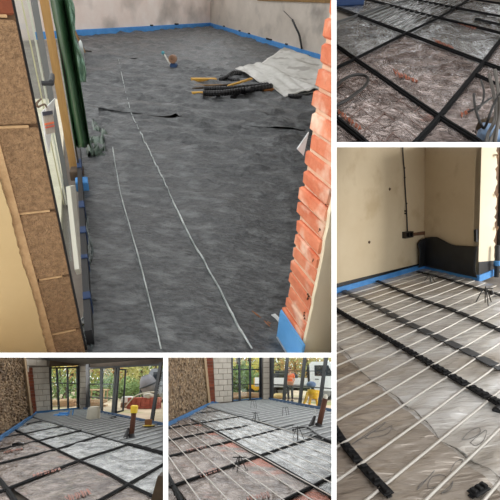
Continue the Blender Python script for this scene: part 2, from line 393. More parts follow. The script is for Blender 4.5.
# timber and pipe pile
YT = mat('yellow_batten', (206, 160, 66), (186, 138, 52), sc=6, rough=.65, bump=.15)
YD = mat('brown_batten', (136, 102, 58), (110, 82, 46), sc=6, rough=.75, bump=.2)
def batten(a, b, z, hw, hh, m, label, az=None):
    a = A.F(*a, z); b = A.F(*b, az if az is not None else z); d = (b-a); n = d.cross(Z).normalized()
    tag(MB().box((a+b)/2-Z*0, d/2, n*hw, Z*hh, .004).build('batten', m, A), label, 'timber')
batten((191.5, 82.5), (216, 82.5), .02, .05, .075, YT, 'short bright yellow batten at the back of the pile')
batten((192, 87.2), (224, 86.2), .02, .025, .035, YD, 'thin brown batten in the middle of the pile')
batten((192, 90.3), (235, 85), .03, .025, .035, mat('dark_batten_and_gap', (70, 56, 40), (50, 40, 30), rough=.8), 'dark thin batten lying aslant in the pile')
batten((192, 95.2), (255, 93.5), .01, .035, .05, YT, 'long yellow batten at the front of the pile, under the black pipes')
batten((228, 87), (251.5, 79.5), .1, .022, .03, YT, 'narrow yellow batten propped aslant on the pile', .16)
batten((262, 93.5), (272, 92), .01, .06, .07, mat('orange_timber', (168, 110, 54), (120, 76, 40), sc=8, rough=.7), 'short orange-brown block at the right end of the pile')
corr(A, [A.F(203, 93.5, .11), A.F(222, 93, .13), A.F(245, 90, .12), A.F(271, 86, .11)], .05, 'corrugated_pipe', 'long black corrugated pipe on top of the front batten')
corr(A, [A.F(204, 89, .12), A.F(230, 88.5, .13), A.F(268, 84.5, .12)], .045, 'corrugated_pipe', 'black corrugated pipe behind the longest one in the pile')
corr(A, [A.F(232, 97.5, .04), A.F(243, 92.5, .06), A.F(252, 88.5, .22)], .04, 'corrugated_pipe', 'short black pipe sticking out at the front of the pile')
corr(A, [A.F(220, 80, .05), A.F(228, 76.5, .1), A.F(233, 73, .14), A.F(240, 73, .1)], .05, 'pipe_bend', 'black pipe bend lying behind the pile')
corr(A, [A.F(221, 77, .05), A.F(238, 81, .08)], .05, 'pipe_offcut', 'black pipe offcut beside the bend at the back of the pile')
# small tool in the middle of the floor
p = A.F(173, 69.5); t = thing(A, 'tape_dispenser', 'small blue tape dispenser with a brown roll on the far floor', 'tool', p)
MB().box(p+V((.02, 0, 0)), V((.07, 0, 0)), V((0, .05, 0)), Z*.12, .02).build('body', mat('tool_blue', (40, 70, 110), rough=.5), A, t)
MB().lathe(p+V((.0, .06, .2)), (0, -1, 0), [(.03, 0), (.075, 0), (.08, .01), (.08, .11), (.075, .12), (.03, .12), (.025, .1)], 16).build('tape_roll', mat('brown_tape', (140, 106, 82), rough=.5), A, t, smooth=False)
MB().tube([p+V((-.02, 0, .06)), p+V((-.12, .06, .16)), p+V((-.2, .1, .26))], [.025, .02, .015], 8).build('handle', mat('pale_handle', (200, 198, 188), rough=.5), A, t)
MB().tube([p+V((-.2, .1, .26)), p+V((-.24, .12, .29))], [.03, .03], 8).build('handle_tip', mat('teal_tip', (70, 140, 150), rough=.5), A, t)
# ---- left block pier
BLK = mat('aircrete_block', (160, 126, 90), (122, 93, 64), sc=60, rough=.95, bump=.9, bsc=140, rnd=.08)
MOR = mat('mortar', (190, 156, 114), (164, 130, 92), sc=20, rough=.95, bump=.3, bsc=60)
CREAM_SHADED = mat('cream_plaster_shaded', (184, 158, 114), (176, 149, 104), sc=1.5, rough=.85, bump=.06, bsc=20)  # same cream plaster as the right pier, shade put into the colour
RBR = mat('red_brown_brick', (128, 66, 36), (108, 54, 30), sc=10, rough=.9, bump=.3)
eL = (P0-P1); nrev = V((-eL.y, eL.x, 0)).normalized()
if nrev.dot(A.eye-P0) < 0: nrev = -nrev
frontx = V((-1, 0, 0)) if True else 0
dfr = -nrev                                        # plaster face runs away from the opening
t = thing(A, 'block_pier', 'tan aircrete block pier with cream plaster left of the glass door', 'pier', P0)
MB().prism([P1-nrev*.012, P0-nrev*.012, P0-nrev*.12, P1-nrev*.12], Z*2.6).build('mortar_core', mat('joint_shadow_mortar', (84, 62, 42), (104, 78, 54), sc=20, rough=.95), A, t)
zs = [0]+[zat(P1, y) for y in (329, 276, 211, 126, 18)]+[2.6]
for i in range(len(zs)-1):
    g = .006
    if i: MB().box(P0.lerp(P1, .42)-nrev*.012+Z*(zs[i]-.004+random.uniform(-.004, .004)), (P1-P0)*(.36+.06*(i % 2)), nrev*random.uniform(.009, .013), Z*.010, .002).build('mortar_joint', MOR, A, t)
    MB().box((P0+P1)/2-nrev*.06+Z*(zs[i]+g), (P1-P0)/2*1.0, nrev*(.06+random.uniform(0, .003)), Z*(zs[i+1]-zs[i]-2*g), .006).build('block' if i < 5 else 'brick', BLK if i < 5 else RBR, A, t)
# plaster skin on the face towards the room we stand in, with a ragged edge
ed = []
side_l = (P0-P1).normalized(); pf = (P0+nrev*.012, nrev)
for y, x in ((352, 47), (330, 42), (312, 38), (296, 34), (275, 27), (262, 22), (241, 17), (215, 11), (190, 3), (175, -2), (120, -16), (60, -30)): ed.append((x, y))
rag = []
for i in range(len(ed)-1):
    for k in range(6):
        f = k/6; rag.append((ed[i][0]*(1-f)+ed[i+1][0]*f+random.uniform(-.8, .8), ed[i][1]*(1-f)+ed[i+1][1]*f))
rag.append(ed[-1])
MB().prism([P0-nrev*.1, P0+side_l*.9-nrev*.1, P0+side_l*.9-nrev*.1+Z*2.4, P0-nrev*.1+Z*2.4], nrev*.106).build('undercoat', MOR, A, t)
pq = [A.on(pf, *q) for q in rag]; pl0 = A.on(pf, -60, 370); pl1 = A.on(pf, -120, 60)
MB().prism([A.on(pf, 51, 372)]+pq+[pl1, pl0], nrev*.010).build('plaster', CREAM_SHADED, A, t)
# ---- right brick pier
BRK = mat('red_brick', (216, 116, 80), (232, 148, 112), sc=9, rough=.9, bump=.5, bsc=40, rnd=.08, c3=(244, 206, 180), sc3=8, thr3=(.52, .68))
MOR2 = mat('pale_mortar', (240, 206, 178), (226, 184, 152), sc=12, rough=.95, bump=.4, bsc=40)
CREAM_LIT = mat('cream_plaster_lit', (250, 238, 208), (246, 230, 196), sc=1.2, rough=.85, bump=.05, bsc=20)  # same cream plaster again, made paler to stand for its light
nrr = V((seamdir.y, -seamdir.x, 0)); nrr = -nrr if nrr.x > 0 else nrr       # faces the opening (left)
lean = nrr*.028                                    # the old pier leans a little into the opening
t = thing(A, 'brick_pier', 'red brick pier with cream plaster and blue foam foot at the right', 'pier', P2)
def sh(p, z): return p+lean*z
zz = 0; i = 0
wv = (P3-P2)
MB().add([P2-nrr*.006, P3-nrr*.006, P3-nrr*.4, P2-nrr*.4]+[sh(p, 2.4)+Z*2.4 for p in (P2-nrr*.006, P3-nrr*.006, P3-nrr*.4, P2-nrr*.4)],
         [(0, 1, 2, 3), (4, 5, 6, 7), (0, 1, 5, 4), (1, 2, 6, 5), (2, 3, 7, 6), (3, 0, 4, 7)]).build('mortar_core', MOR2, A, t)
while zz < 2.2:
    h = .062+random.uniform(-.003, .004); g = .014
    j0 = random.uniform(-.012, .018); pr = random.uniform(0, .012)
    a = sh(P2, zz)-wv*.0+seamdir*j0; b = sh(P3, zz)-seamdir*.0; c = (a+b)/2-nrr*.06
    tl = random.uniform(-.004, .004)
    mb = MB().box(c+nrr*pr+Z*(zz+g/2), (b-a)/2, nrr*.06, Z*h+lean*h, .007)
    mb.v = [q+V((0, 0, tl*(1 if (q-c).dot(wv) > 0 else -1)))+V((random.uniform(-.002, .002), random.uniform(-.002, .002), random.uniform(-.002, .002))) for q in mb.v]
    mb.build('brick', BRK, A, t); zz += h+g
ppl = [(P3, 0)]
e = []
for k in range(40):
    z = k*.06; e.append(sh(P3, z)+Z*z+nrr*random.uniform(-.004, .003))
back = [sh(P3, 2.34)-nrr*.8+Z*2.34, P3-nrr*.8]
MB().prism(e+back, -seamdir*.02).build('plaster', CREAM_LIT, A, t)
for y in (205, 232, 262, 300, 318):               # dark crumbs where the plaster meets the brick
    z = zat(P3, y)
    for k in range(3):
        MB().ball(sh(P3, z)+Z*(z+random.uniform(-.015, .015))+nrr*.004+seamdir*(.012+.02*random.random()), random.uniform(.003, .007), 6, jit=.6).build('chipped_spot', mat('dark_crumb', (84, 58, 38), rough=.9), A, t)
hz = zat(P2, 311)
q2 = P2+nrr*.012; q3 = P3+nrr*.012-seamdir*.04
MB().prism([q2+seamdir*.02, q3, q3+nrr*.014, q2+nrr*.014+seamdir*.01], Z*hz+lean*hz).build('foam_foot', mat('blue_foam_bright', (92, 164, 226), (110, 178, 236), sc=6, rough=.75), A, t)
MB().prism([q2+nrr*.015, q3+nrr*.015, q3+nrr*.022, q2+nrr*.022], Z*.02).build('foam_lip', mat('grey_foam_lip', (150, 156, 160), rough=.6), A, t)
CLR = mat('clear_plastic_scrap', (214, 218, 218), (180, 184, 184), sc=8, rough=.3)
bp = sh(P2, zat(P2, 150)); zb = zat(P2, 158)
tag(MB().prism([bp+Z*zb+nrr*.0+seamdir*.03, bp+Z*(zb+.03)+nrr*.035+seamdir*.03, bp+Z*(zb+.10)+nrr*.0+seamdir*.02], seamdir*.006).build('plastic_scrap', CLR, A), 'pointed scrap of white plastic caught behind the red brick pier', 'scrap')
# scraps on the floor by the brick pier
def blob(room, name, label, cat, p, r, sc, m, jit=.7, n=9, group=None):
    return tag(MB().ball(V(p)+Z*r*sc[2], r, n, sc, jit).build(name, m, room), label, cat, group)
tag(MB().prism([A.F(*q, .012) for q in ((271, 316), (275, 315), (283, 323), (282, 328), (276, 320))], (0, 0, .012)).build('plastic_scrap', CLR, A), 'white plastic scrap on the floor beside the blue foam foot', 'scrap')
STRAW = mat('brown_twig', (150, 98, 60), (110, 72, 44), sc=20, rough=.8)
for k, (a, b) in enumerate((((252, 311), (262, 319)), ((262, 319), (273, 330)), ((266, 321), (272, 325)))):
    tag(MB().tube([A.F(*a, .012), A.F((a[0]+b[0])/2+.5, (a[1]+b[1])/2, .016), A.F(*b, .012)], [.003, .005, .002], 6).build('twig', STRAW, A), ('thin brown twig farthest from the brick pier', 'brown twig closest to the brick pier', 'short brown twig lying between two longer ones')[k], 'twig')
tag(MB().tube([A.F(256, 338, .012), A.F(261, 341, .014), A.F(265, 346, .012)], .004, 6).build('plastic_strip', CLR, A), 'white plastic strip at the front of the black floor', 'scrap')
DEB = mat('dirt', (58, 56, 50), (90, 84, 70), sc=30, rough=.95)
for k in range(26):
    x = random.uniform(250, 287); y = random.uniform(341, 351)
    MBk = MB().ball(A.F(x, y, .012), random.uniform(.003, .008), 6, (1.3, 1, .6), .8)
    if k == 0: DM = MBk
    else: DM.v, DM.f = DM.v+MBk.v, DM.f+[tuple(i+len(DM.v) for i in f) for f in MBk.f]
tag(DM.build('dirt_crumbs', DEB, A, kind='stuff'), 'dark dirt crumbs scattered at the foot of the brick pier', 'dirt')
# ---- glazed door on the left
lpl = A.wall(P1+dirL*.03, LW)
nl = lpl[1]
def lfoot(x, y):                                   # foot on the left wall line of the upright through a pixel
    best = None
    for i in range(500):
        Q = P1+dirL*(.01+i*.01); a = A.proj(Q); b = A.proj(Q+Z*1.0)
        xx = a[0]+(y-a[1])*(b[0]-a[0])/(b[1]-a[1])
        if best is None or abs(xx-x) < best[0]: best = (abs(xx-x), Q)
    return best[1]
UPVC = mat('pale_upvc', (214, 212, 196), rough=.45)
GAL = mat('grey_aluminium', (120, 124, 124), rough=.4, metal=.3)
t = struct(thing(A, 'door_1', 'glazed door with black edge, grey frame and white sill', 'door', P1)); 
def post(f, w, d, h, name, m, par=None, z0=0, off=0.0):
    return MB().box(f+Z*z0+nl*(off-d/2), dirL*w/2, nl*d/2, Z*h, .003).build(name, m, A, par)
def dist(P): return math.hypot(P.x, P.y)
def leanpost(bot, top, wpx, dep, name, m, par=None, d=None, z0=0.0):
    p = A.F(*bot) if d is None else A.at(bot[0], bot[1], d); d = dist(p); q = A.at(top[0], top[1], d)
    w = V((p.y, -p.x, 0)).normalized(); k = mpp(A, p)*wpx/2; f = V((p.x, p.y, 0)).normalized()*dep
    return MB().prism([p-w*k, p+w*k, p+w*k+f, p-w*k+f], q-p).build(name, m, A, par)
fb0 = P1+dirL*.03; dB = dist(fb0); dG = dist(A.F(79, 200))
leanpost((86, 350), (11.5, -2), 2.4, .03, 'black_edge', BLACKP, t, dB)
leanpost((70, 205), (34.2, -2), 4.0, .05, 'frame_post', GAL, t, dG)
leanpost((66.5, 205), (27.5, -2), 1.5, .03, 'frame_bead', UPVC, t, dG)
leanpost((64, 205), (21, -2), 1.1, .03, 'frame_bead', mat('cream_bead', (206, 198, 160), rough=.5), t, dG)
leanpost((68.6, 205), (30.6, -2), .8, .03, 'frame_bead', GAL, t, dG)
gp = A.wall(fb0, A.F(77, 190))
MB().prism([A.on(gp, *k) for k in ((14, 0), (31, 0), (68, 200), (72, 262), (57, 215))], -gp[1]*.008).build('glass_pane', glassmat(), A, t)
MB().prism([A.on(lpl, *k)+nl*.015 for k in ((62.5, 187), (69, 185.5), (73.3, 240), (73.3, 275), (71, 270))], nl*.02).build('sill', UPVC, A, t)
zh = zat(fb0, 83); hp = fb0+nl*.035+Z*zh
hd_ = MB().tube([hp, hp+nl*.03, hp+nl*.03+dirL*.02], .008, 8).build('handle', BLACKP, A, t)
MB().box(hp+nl*.03+dirL*.05-Z*.008, dirL*.055, nl*.007, Z*.02, .004).build('handle_lever', BLACKP, A, hd_)
# white plastic strip behind the tag
tag(MB().prism([A.on((lpl[0]+nl*.012, nl), *q) for q in ((41, 112), (54.5, 98), (53, 112), (48, 153), (44, 135))], nl*.004).build('protective_film', mat('white_film', (226, 226, 220), rough=.4), A), 'white triangle of protective film on the door behind the tag', 'film')
# paper tag on a string
tp = (lpl[0]+nl*.06, nl)
tc = A.on(tp, 48, 122)
t = thing(A, 'paper_tag', 'paper tag with dark header and orange print hanging at the door', 'tag', tc)
def tagq(name, q, m, off): return MB().prism([A.on((tp[0]+nl*off, nl), *k) for k in q], nl*.002).build(name, m, A, t)
tagq('card', ((42, 112), (52, 110.5), (54.6, 132.5), (46, 134.5)), mat('tag_card', (176, 166, 150), (150, 140, 126), sc=60, rough=.7), 0)
tagq('header', ((42.2, 112), (51.8, 110.6), (52.2, 114.2), (42.8, 116)), mat('tag_navy', (44, 44, 56), rough=.6), .002)
tagq('orange_band', ((44.4, 123.5), (53.2, 121.6), (53.6, 123.4), (44.8, 125.4)), mat('tag_orange', (226, 110, 60), rough=.6), .002)
tagq('red_band', ((45.2, 127), (53.8, 125), (54, 126.4), (45.5, 128.4)), mat('tag_red', (200, 84, 60), rough=.6), .002)
tagq('eyelet_tab', ((45, 108), (48.5, 107.4), (48.8, 110.8), (45.5, 111.3)), mat('tag_tab', (196, 190, 180), rough=.6), 0)
MB().tube(smoothline([A.on(tp, *k) for k in ((47, 109), (45, 104.5), (41, 105.5), (38, 107), (37, 103), (41, 99))]), .0025, 6).build('string', mat('brown_string', (96, 76, 56), rough=.8), A, t, smooth=True)
# timber post, its block, green sheet
tag(leanpost((74, 171), (43.5, -3), 6.8, .07, 'timber_post', mat('post_timber', (190, 150, 92), (168, 128, 74), sc=4, rough=.7, stretch=(6, 6, .6), bump=.15, c3=(120, 80, 44), sc3=7, thr3=(.66, .74))), 'upright sawn timber post standing beside the glass door', 'post')
q = A.F(78, 178); tag(MB().box(q, V((.05, .02, 0)), V((-.02, .06, 0)), Z*.09, .008).build('timber_block', mat('dark_block', (96, 80, 64), (66, 54, 44), sc=8, rough=.85), A), 'dark timber block at the foot of the upright post', 'timber')
dT = dist(A.F(84, 178))
def gfn(u, v):
    y = 148-10*abs(noise.noise(V((u*3, 0, 2))))*(1-v)-v*152; x0 = 75+(50.5-75)*(148-y)/150; x1 = 91+(67.5-91)*(148-y)/150
    return A.at(x0+(x1-x0)*u, y, dT+.07*math.sin(u*9+v*1.5)+.05*noise.noise(V((u*5, v*3, 1))))
tag(MB().grid(gfn, 26, 30).build('green_sheet', mat('green_tarpaulin', (32, 62, 38), (46, 84, 50), sc=3, rough=.5, bump=.2, bsc=6, stretch=(1, 1, .3)), A, smooth=True, solid=.006), 'dark green tarpaulin hanging beside the timber post', 'tarpaulin')
leanpost((78.5, 166), (52.5, -3), 1.6, .05, 'dark_batten_and_gap', mat('dark_gap', (50, 44, 36), rough=.8), None, dT+.05) and tag(bpy.data.objects['dark_batten_and_gap'], 'dark strip put in for the shaded gap between timber post and tarpaulin', 'timber')  # dark strip standing for the shade in the gap beside the post
GPL = mat('green_clear_plastic', (150, 180, 160), (90, 130, 104), sc=7, rough=.3, bump=.4, bsc=8)
def crump(label, pts, z0, z1, m, o, nm='crumpled_film'):
    a, b, c, d = pts
    def fn(u, v):
        p = a*(1-u)*(1-v)+b*u*(1-v)+c*u*v+d*(1-u)*v
        return p+V((noise.noise(V((u*3, v*4, o)))*.06, noise.noise(V((u*4, v*3, o+3)))*.06, z0+(z1-z0)*abs(noise.noise(V((u*3.3, v*3.7, o+7))))*1.6))
    return tag(MB().grid(fn, 16, 16).build(nm, m, A, smooth=False, solid=.004), label, 'plastic film')
def hfn(u, v):
    y = 82-85*v; x0 = 79+(64-79)*(82-y)/82; return A.at(x0+(7+2*math.sin(v*9))*u, y, dT+.35+.08*noise.noise(V((u*4, v*8, 3))))
tag(MB().grid(hfn, 10, 40).build('clear_film', GPL, A, smooth=True, solid=.004), 'pale greenish clear film hanging at the edge of the tarpaulin', 'plastic film')
crump('greenish crumpled film heaped on the floor below the tarpaulin', [A.F(88, 160), A.F(104, 158), A.F(108, 126), A.F(92, 122)], .01, .09, mat('dark_green_film', (58, 72, 62), (96, 112, 100), sc=5, rough=.35), 2)
crump('white crumpled film lump behind the green tarpaulin', [A.F(76, 74), A.F(85, 76), A.F(83, 62), A.F(77, 60)], .05, .5, mat('white_film_lump', (190, 196, 192), rough=.4), 12)
# long handled broom
b0 = A.F(85, 53, .05); b1 = A.F(66, 12, .95)
t = thing(A, 'broom', 'long broom with yellow handle leaning behind the tarpaulin', 'broom', A.F(86, 54))
MB().tube([b0, b1], .02, 8).build('handle', TIM, A, t)
dd = V((.9, -.3, 0)).normalized(); MB().box(A.F(86, 55), dd*.13, V((dd.y, -dd.x, 0))*.04, Z*.1, .01).build('head', mat('broom_head', (50, 44, 38), rough=.8), A, t)
MB().tube([A.F(74, 44, .3), A.F(83, 56, .05)], .025, 8).build('brace', mat('broom_brace', (70, 66, 60), rough=.6), A, t)
# foam strip along the door foot with blue pieces
ea = P1+dirL*.05; eb = lfoot(76, 150)
t = thing(A, 'foam_edging', 'dark foam edging strip with blue pieces along the glass door', 'foam edging', ea)
MB().prism([ea+nl*.01, eb+nl*.01, eb+nl*.045, ea+nl*.045], Z*.12).build('foam_strip', BLACKP, A, t)
BLD = mat('blue_foam_dark', (36, 58, 94), rough=.75)
for f, l in ((.1, .03), (.24, .02), (.36, .04), (.5, .05), (.8, .1)):
    c = ea+(eb-ea)*f; MB().box(c+nl*.03, dirL*l, nl*.02, Z*.128, .004).build('blue_piece', BLD, A, t)
q = A.F(83, 189); tag(MB().box(q, dirL*.06, nl*.05, Z*.09, .01).build('foam_offcut', BLUE, A), 'blue foam offcut standing below the green tarpaulin', 'foam')
for k in range(2):
    c = A.F((83, 84.5)[k], (323, 343)[k])
    tag(MB().ball(c+Z*.015, .022, 9, (.7, 1.3, .7), .8).build('film_scrap', CLR, A), ('pale film scrap at the door foot, upper of two', 'pale film scrap at the foot of the block pier')[k], 'scrap')
GLINTF = mat('glint_film', (70, 78, 76), (150, 158, 156), sc=9, rough=.12, bump=.5, bsc=14, thr=(.5, .75))  # glossy strip with pale patches, put in to make the glints
crump('glossy film added for glints along the dark foam edging by the glass door', [A.F(84.5, 215), A.F(88, 215), A.F(93, 350), A.F(88, 350)], .004, .035, GLINTF, 21)
# outside the glass door
op = P1-nl*2.6
struct(MB().prism([P1-nl*.13-dirL*2, P1-nl*.13+dirL*5, P1-nl*3+dirL*5, P1-nl*3-dirL*2], Z*-.1).build('floor', mat('patio', (226, 218, 196), (210, 200, 176), sc=4, rough=.9), A))
struct(MB().prism([op-dirL*2, op+dirL*6, op+dirL*6-nl*.1, op-dirL*2-nl*.1], Z*1.3).build('wall_outside', mat('pale_render', (206, 200, 172), (186, 182, 160), sc=2, rough=.9), A))
CEILA = mat('ceiling_board', (206, 200, 192), (190, 184, 176), sc=2, rough=.9)
tce = struct(thing(A, 'ceiling', 'unseen ceiling boards added over the black floor, spaced to let sky light in', 'ceiling', (0, 2.2, 2.4)))  # boards put in out of view, spaced to half-shade the sky
for k in range(16):
    y = 2.4+k*.85; MB().prism([V((-9, y, 2.4)), V((4, y, 2.4)), V((4, y+.24, 2.4)), V((-9, y+.24, 2.4))], Z*.12).build('board', CEILA, A, tce)
#END_A
# ================================================================== ROOM C : the cream room with pipes on foil (right)
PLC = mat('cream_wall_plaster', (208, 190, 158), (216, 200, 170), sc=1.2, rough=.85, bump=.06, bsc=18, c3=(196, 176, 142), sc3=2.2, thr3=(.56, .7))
c0 = C.F(337, 294); cc = C.F(424, 269); cr = C.F(478, 281.5); ce = C.F(500, 272.5)
lC = (c0-cc).normalized(); wl = C.wall(c0, cc); wb = C.wall(cc, cr); wr = C.wall(cr, ce)
c00 = cc+lC*9; ce2 = cr+(ce-cr)*.86
struct(MB().prism([V((-6, -4, -.12)), c00-wl[1]*.5-Z*.12, cc-wl[1]*.5-wb[1]*.4-Z*.12, ce+(ce-cr)*4-Z*.12, V((9, -4, -.12))], (0, 0, .06)).build('floor', CONC, C))
WLC = struct(MB().prism([c00, cc, cc-wl[1]*.15, c00-wl[1]*.15], Z*2.6).build('wall_left', PLC, C))
struct(MB().prism([cc, cr, cc-wb[1]*.15], Z*2.6).build('wall_back', PLC, C))
# lit return of the wall with a ragged edge
PLCB = mat('cream_wall_lit', (228, 216, 190), (222, 209, 182), sc=1.5, rough=.85, bump=.05, bsc=20)  # paler copy of the wall cream, lit look put into the colour
zl = [(cr, 0)]
rg = []
for y in range(130, 280, 3):
    rg.append((497.3-(y-150)*.022+random.uniform(-1.3, .7)-(1.8 if y % 24 < 4 else 0), y))
low = C.on(wr, 495, 276)
pg = [cr+Z*0, cr+Z*2.6]+[C.on(wr, *q) for q in rg]
pg = [p if p.z > 0 else V((p.x, p.y, 0)) for p in pg]
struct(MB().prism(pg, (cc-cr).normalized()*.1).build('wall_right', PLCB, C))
OLD = mat('exposed_old_brick', (120, 92, 70), (70, 54, 42), sc=6, rough=.95, bump=.4, bsc=30)
rv = C.on(wr, 491, 276)-wr[1]*.04
struct(MB().prism([rv, ce+(ce-cr)*.0-wr[1]*.04, ce-wr[1]*.3, rv-wr[1]*.3], Z*2.6).build('trim_6', OLD, C))
dk = MB().prism([ce+(ce-cr)*-.06+wr[1]*.01, ce+(ce-cr)*.8+wr[1]*.01, ce+(ce-cr)*.8-wr[1]*.03, ce+(ce-cr)*-.06-wr[1]*.03], Z*2.5)
tag(struct(dk.build('trim_7', GREYAL, C)), 'dark frame at the ragged edge of the lit cream wall', 'frame')
t = thing(C, 'fixing_clips', 'pale snapped ties on the ragged edge of the lit cream wall', 'fixing', C.on(wr, 495, 270)); 
for y in (155, 194, 227, 264): MB().tube(smoothline([C.on(wr, 497, y)+wr[1]*.01, C.on(wr, 494, y+.4)+wr[1]*.05, C.on(wr, 495, y+2.5)+wr[1]*.03]), .012, 6).build('tie', mat('brown_tie', (150, 120, 92), rough=.7), C, t)
# edging
def hz_at(room, P, y):
    lo, hi = 0, 3
    for i in range(40):
        m = (lo+hi)/2
        if room.proj(P+Z*m)[1] > y: lo = m
        else: hi = m
    return lo
hC = hz_at(C, cc, 263.5)
edging(C, 'blue foam edging strip along the left cream wall', c0+lC*1.5, cc, hC*.98, .03, wl[1])
edging(C, 'blue foam edging strip under the shaded back wall and black sheet', cc, cr+wb[1]*.0, hC, .03, wb[1])
edging(C, 'short blue foam edging strip at the foot of the lit wall end', cr+(cr-ce).normalized()*.03, ce2, hC, .03, wr[1])
def dpm(label, a, b, z0, z1a, z1b, n):
    tag(MB().prism([a+Z*z0, b+Z*z0, b+Z*z1b, a+Z*z1a], n*.008).build('damp_proof_strip', BLACKP, C), label, 'plastic strip')
dpm('black plastic strip showing above the blue edging on the left cream wall', c0+lC*1.5, cc, hC*.8, hC+.075, hC+.02, wl[1])
dpm('black plastic strip above the blue edging on the lit wall end', cr, ce2, hC*.8, hC+.2, hC+.12, wr[1])
# draped black sheet in the corner
top = [(415.5, 244), (417.5, 240.5), (421.5, 238.6), (426.5, 237.6), (433, 236.6), (439, 236.8), (445, 240), (449.6, 242.5), (454, 244.5), (458, 245.2), (466, 245.6), (479.5, 246.4)]
tb = []
for x, y in top:
    pl = wl if x < 423.2 else wb
    tb.append(C.on((pl[0]+pl[1]*.02, pl[1]), x, y))
def drape(u, v):
    f = u*(len(tb)-1); i = min(int(f), len(tb)-2); p = tb[i].lerp(tb[i+1], f-i)
    n = wl[1] if i < 3 else wb[1]
    foot = V((p.x, p.y, hC*.7))
    if i < 3: foot += (cc-p-Z*(cc.z-p.z)).normalized()*.05
    q = foot.lerp(p, v)
    return q+n*(.03+.05*math.sin(v*3)*(.6+.5*noise.noise(V((u*6, v*2, 0)))))
tag(MB().grid(drape, 40, 12).build('black_sheet', mat('black_drape', (26, 28, 30), (40, 42, 44), sc=3, rough=.5, bump=.3, bsc=5), C, smooth=True, solid=.006), 'black plastic sheet draped up the corner of the cream walls', 'plastic sheet')
# socket box, chase and cable
t = thing(C, 'socket_box', 'recessed metal socket box with cable on the left cream wall', 'socket', C.on(wl, 406, 238))
SB = mat('galvanised_box', (74, 66, 58), (46, 42, 38), sc=20, rough=.6, metal=.4)
pprism(C, wl, [(402, 231.8), (410, 231), (410, 237), (402, 238.4)], .012, .002).build('back_plate', SB, C, t)
for q in ([(402, 231.8), (410, 231), (410, 232), (402, 232.9)], [(402, 237.3), (410, 236), (410, 237), (402, 238.4)], [(402, 231.8), (403, 231.7), (403, 238.2), (402, 238.4)], [(409, 231), (410, 231), (410, 237), (409, 237.2)], [(405.6, 231.4), (406.6, 231.3), (406.6, 237.6), (405.6, 237.8)]):
    pprism(C, wl, q, .05, .014).build('box_side', BLACKP if q[0][0] > 404 else SB, C, t)
pprism(C, wl, [(410.5, 233.2), (421, 231.6), (427, 231), (427, 234.5), (421, 235), (410.5, 236.2)], .012, .002).build('wall_chase', mat('chased_brick', (128, 88, 62), (98, 74, 58), sc=12, rough=.95, bump=.5), C, WLC)
cbl = [C.on((wl[0]+wl[1]*.02, wl[1]), x, y) for x, y in ((402.6, 146), (403.2, 158), (404.5, 172), (405, 185), (406.2, 203), (407, 220), (407.4, 232))]
t = thing(C, 'wall_cable', 'thin dark cable running down the cream wall into the socket box', 'cable', cbl[-1])
MB().tube(smoothline(cbl, 3), .0105, 6).build('cable', BLACKP, C, t, smooth=True)
for y, x in ((168, 404.5), (177.5, 404.8), (203.5, 406.6), (211, 405.2), (213.5, 405.2)):
    MB().ball(C.on((wl[0]+wl[1]*.02, wl[1]), x, y), .016, 7).build('cable_clip', BLACKP, C, t)
for x, y, k in ((389.5, 189, 'upper'), (369, 242, 'lower')):
    MB().ball(C.on(wl, x, y), .022, 8, jit=.5).build('wall_plug', mat('plug_brown', (98, 78, 60), rough=.8), C, WLC)
pc = [C.on((wb[0]+wb[1]*.01, wb[1]), *q) for q in ((475.2, 229.6), (478, 229.2), (478, 242), (475.6, 241.2))]
tag(MB().prism(pc, wb[1]*.03).build('cable_stub', BLACKP, C), 'black cable stub on the corner beside the lit wall end', 'cable')
# foil floor, two sheets meeting at a tape seam
FOILC = mat('clear_foil', (232, 230, 226), (206, 202, 196), sc=2.2, rough=.25, metal=.3, bump=.8, bsc=6, c3=(176, 166, 152), sc3=.6, thr3=(.5, .7), stretch=(.45, 1.7, 1), rot=-math.atan2(-lC.y, -lC.x), bdist=.03, voro=.7, vsc=5)
pd = -lC                                             # pipes run along the left wall
pn = V((pd.y, -pd.x, 0))
if pn.dot(V((1, 0, 0))) < 0: pn = -pn
PSP = .172
def foilz(p):
    s = p.dot(pn)/PSP; w = abs(math.sin(s*PI))
    a = p.dot(pd)
    return .012+.012*(w**.7)+.010*fb(V((a*1.2, s*1.3, 2)), 1.4)+.012*max(0, noise.noise(V((a*3.1+s*1.7, s*1.1, 5))))**2
seamC = smoothline(fl(C, [(325, 335), (348.5, 358.7), (364, 377.6), (387, 394), (405, 408), (426, 426), (442, 445), (463.6, 458.5), (485, 473), (506, 486)]), 8)
s0, s1 = seamC[0], seamC[-1]; sn = side(s0, s1)
def csheet(label, cuts, m=FOILC):
    x0, x1, y0, y1 = .2, 7.5, 1.0, 10.0
    def fn(u, v):
        p = V((x0+(x1-x0)*u, y0+(y1-y0)*v*v, 0)); p.z = foilz(p); return p
    return tag(MB().grid(fn, 220, 260).build('foil_sheet', m, C, cuts=list(cuts)+[(c0+wl[1]*.03, wl[1]), (cc+wb[1]*.03, wb[1])], smooth=True, fixn=False), label, 'foil sheet')
mid = (seamC[20]+seamC[50])/2
up = V((0, 1, 0)) if sn.y == 0 else (sn if sn.y > 0 else -sn)
FARS = csheet('silver foil sheet from the puckered seam back to the cream walls', [(mid, up)])
NEARS = csheet('warm grey foil sheet nearest the front, below the puckered seam', [(mid, -up)], mat('warm_shaded_foil', (204, 193, 180), (170, 159, 146), sc=2.2, rough=.25, metal=.4, bump=.9, bsc=6, c3=(140, 128, 114), sc3=.9, thr3=(.5, .7), stretch=(.45, 1.7, 1), rot=-math.atan2(-lC.y, -lC.x), bdist=.03, voro=.7, vsc=5))  # darker warm foil copy, the dimmer front put into its colour
mb = MB()
for i, p in enumerate(seamC): pass
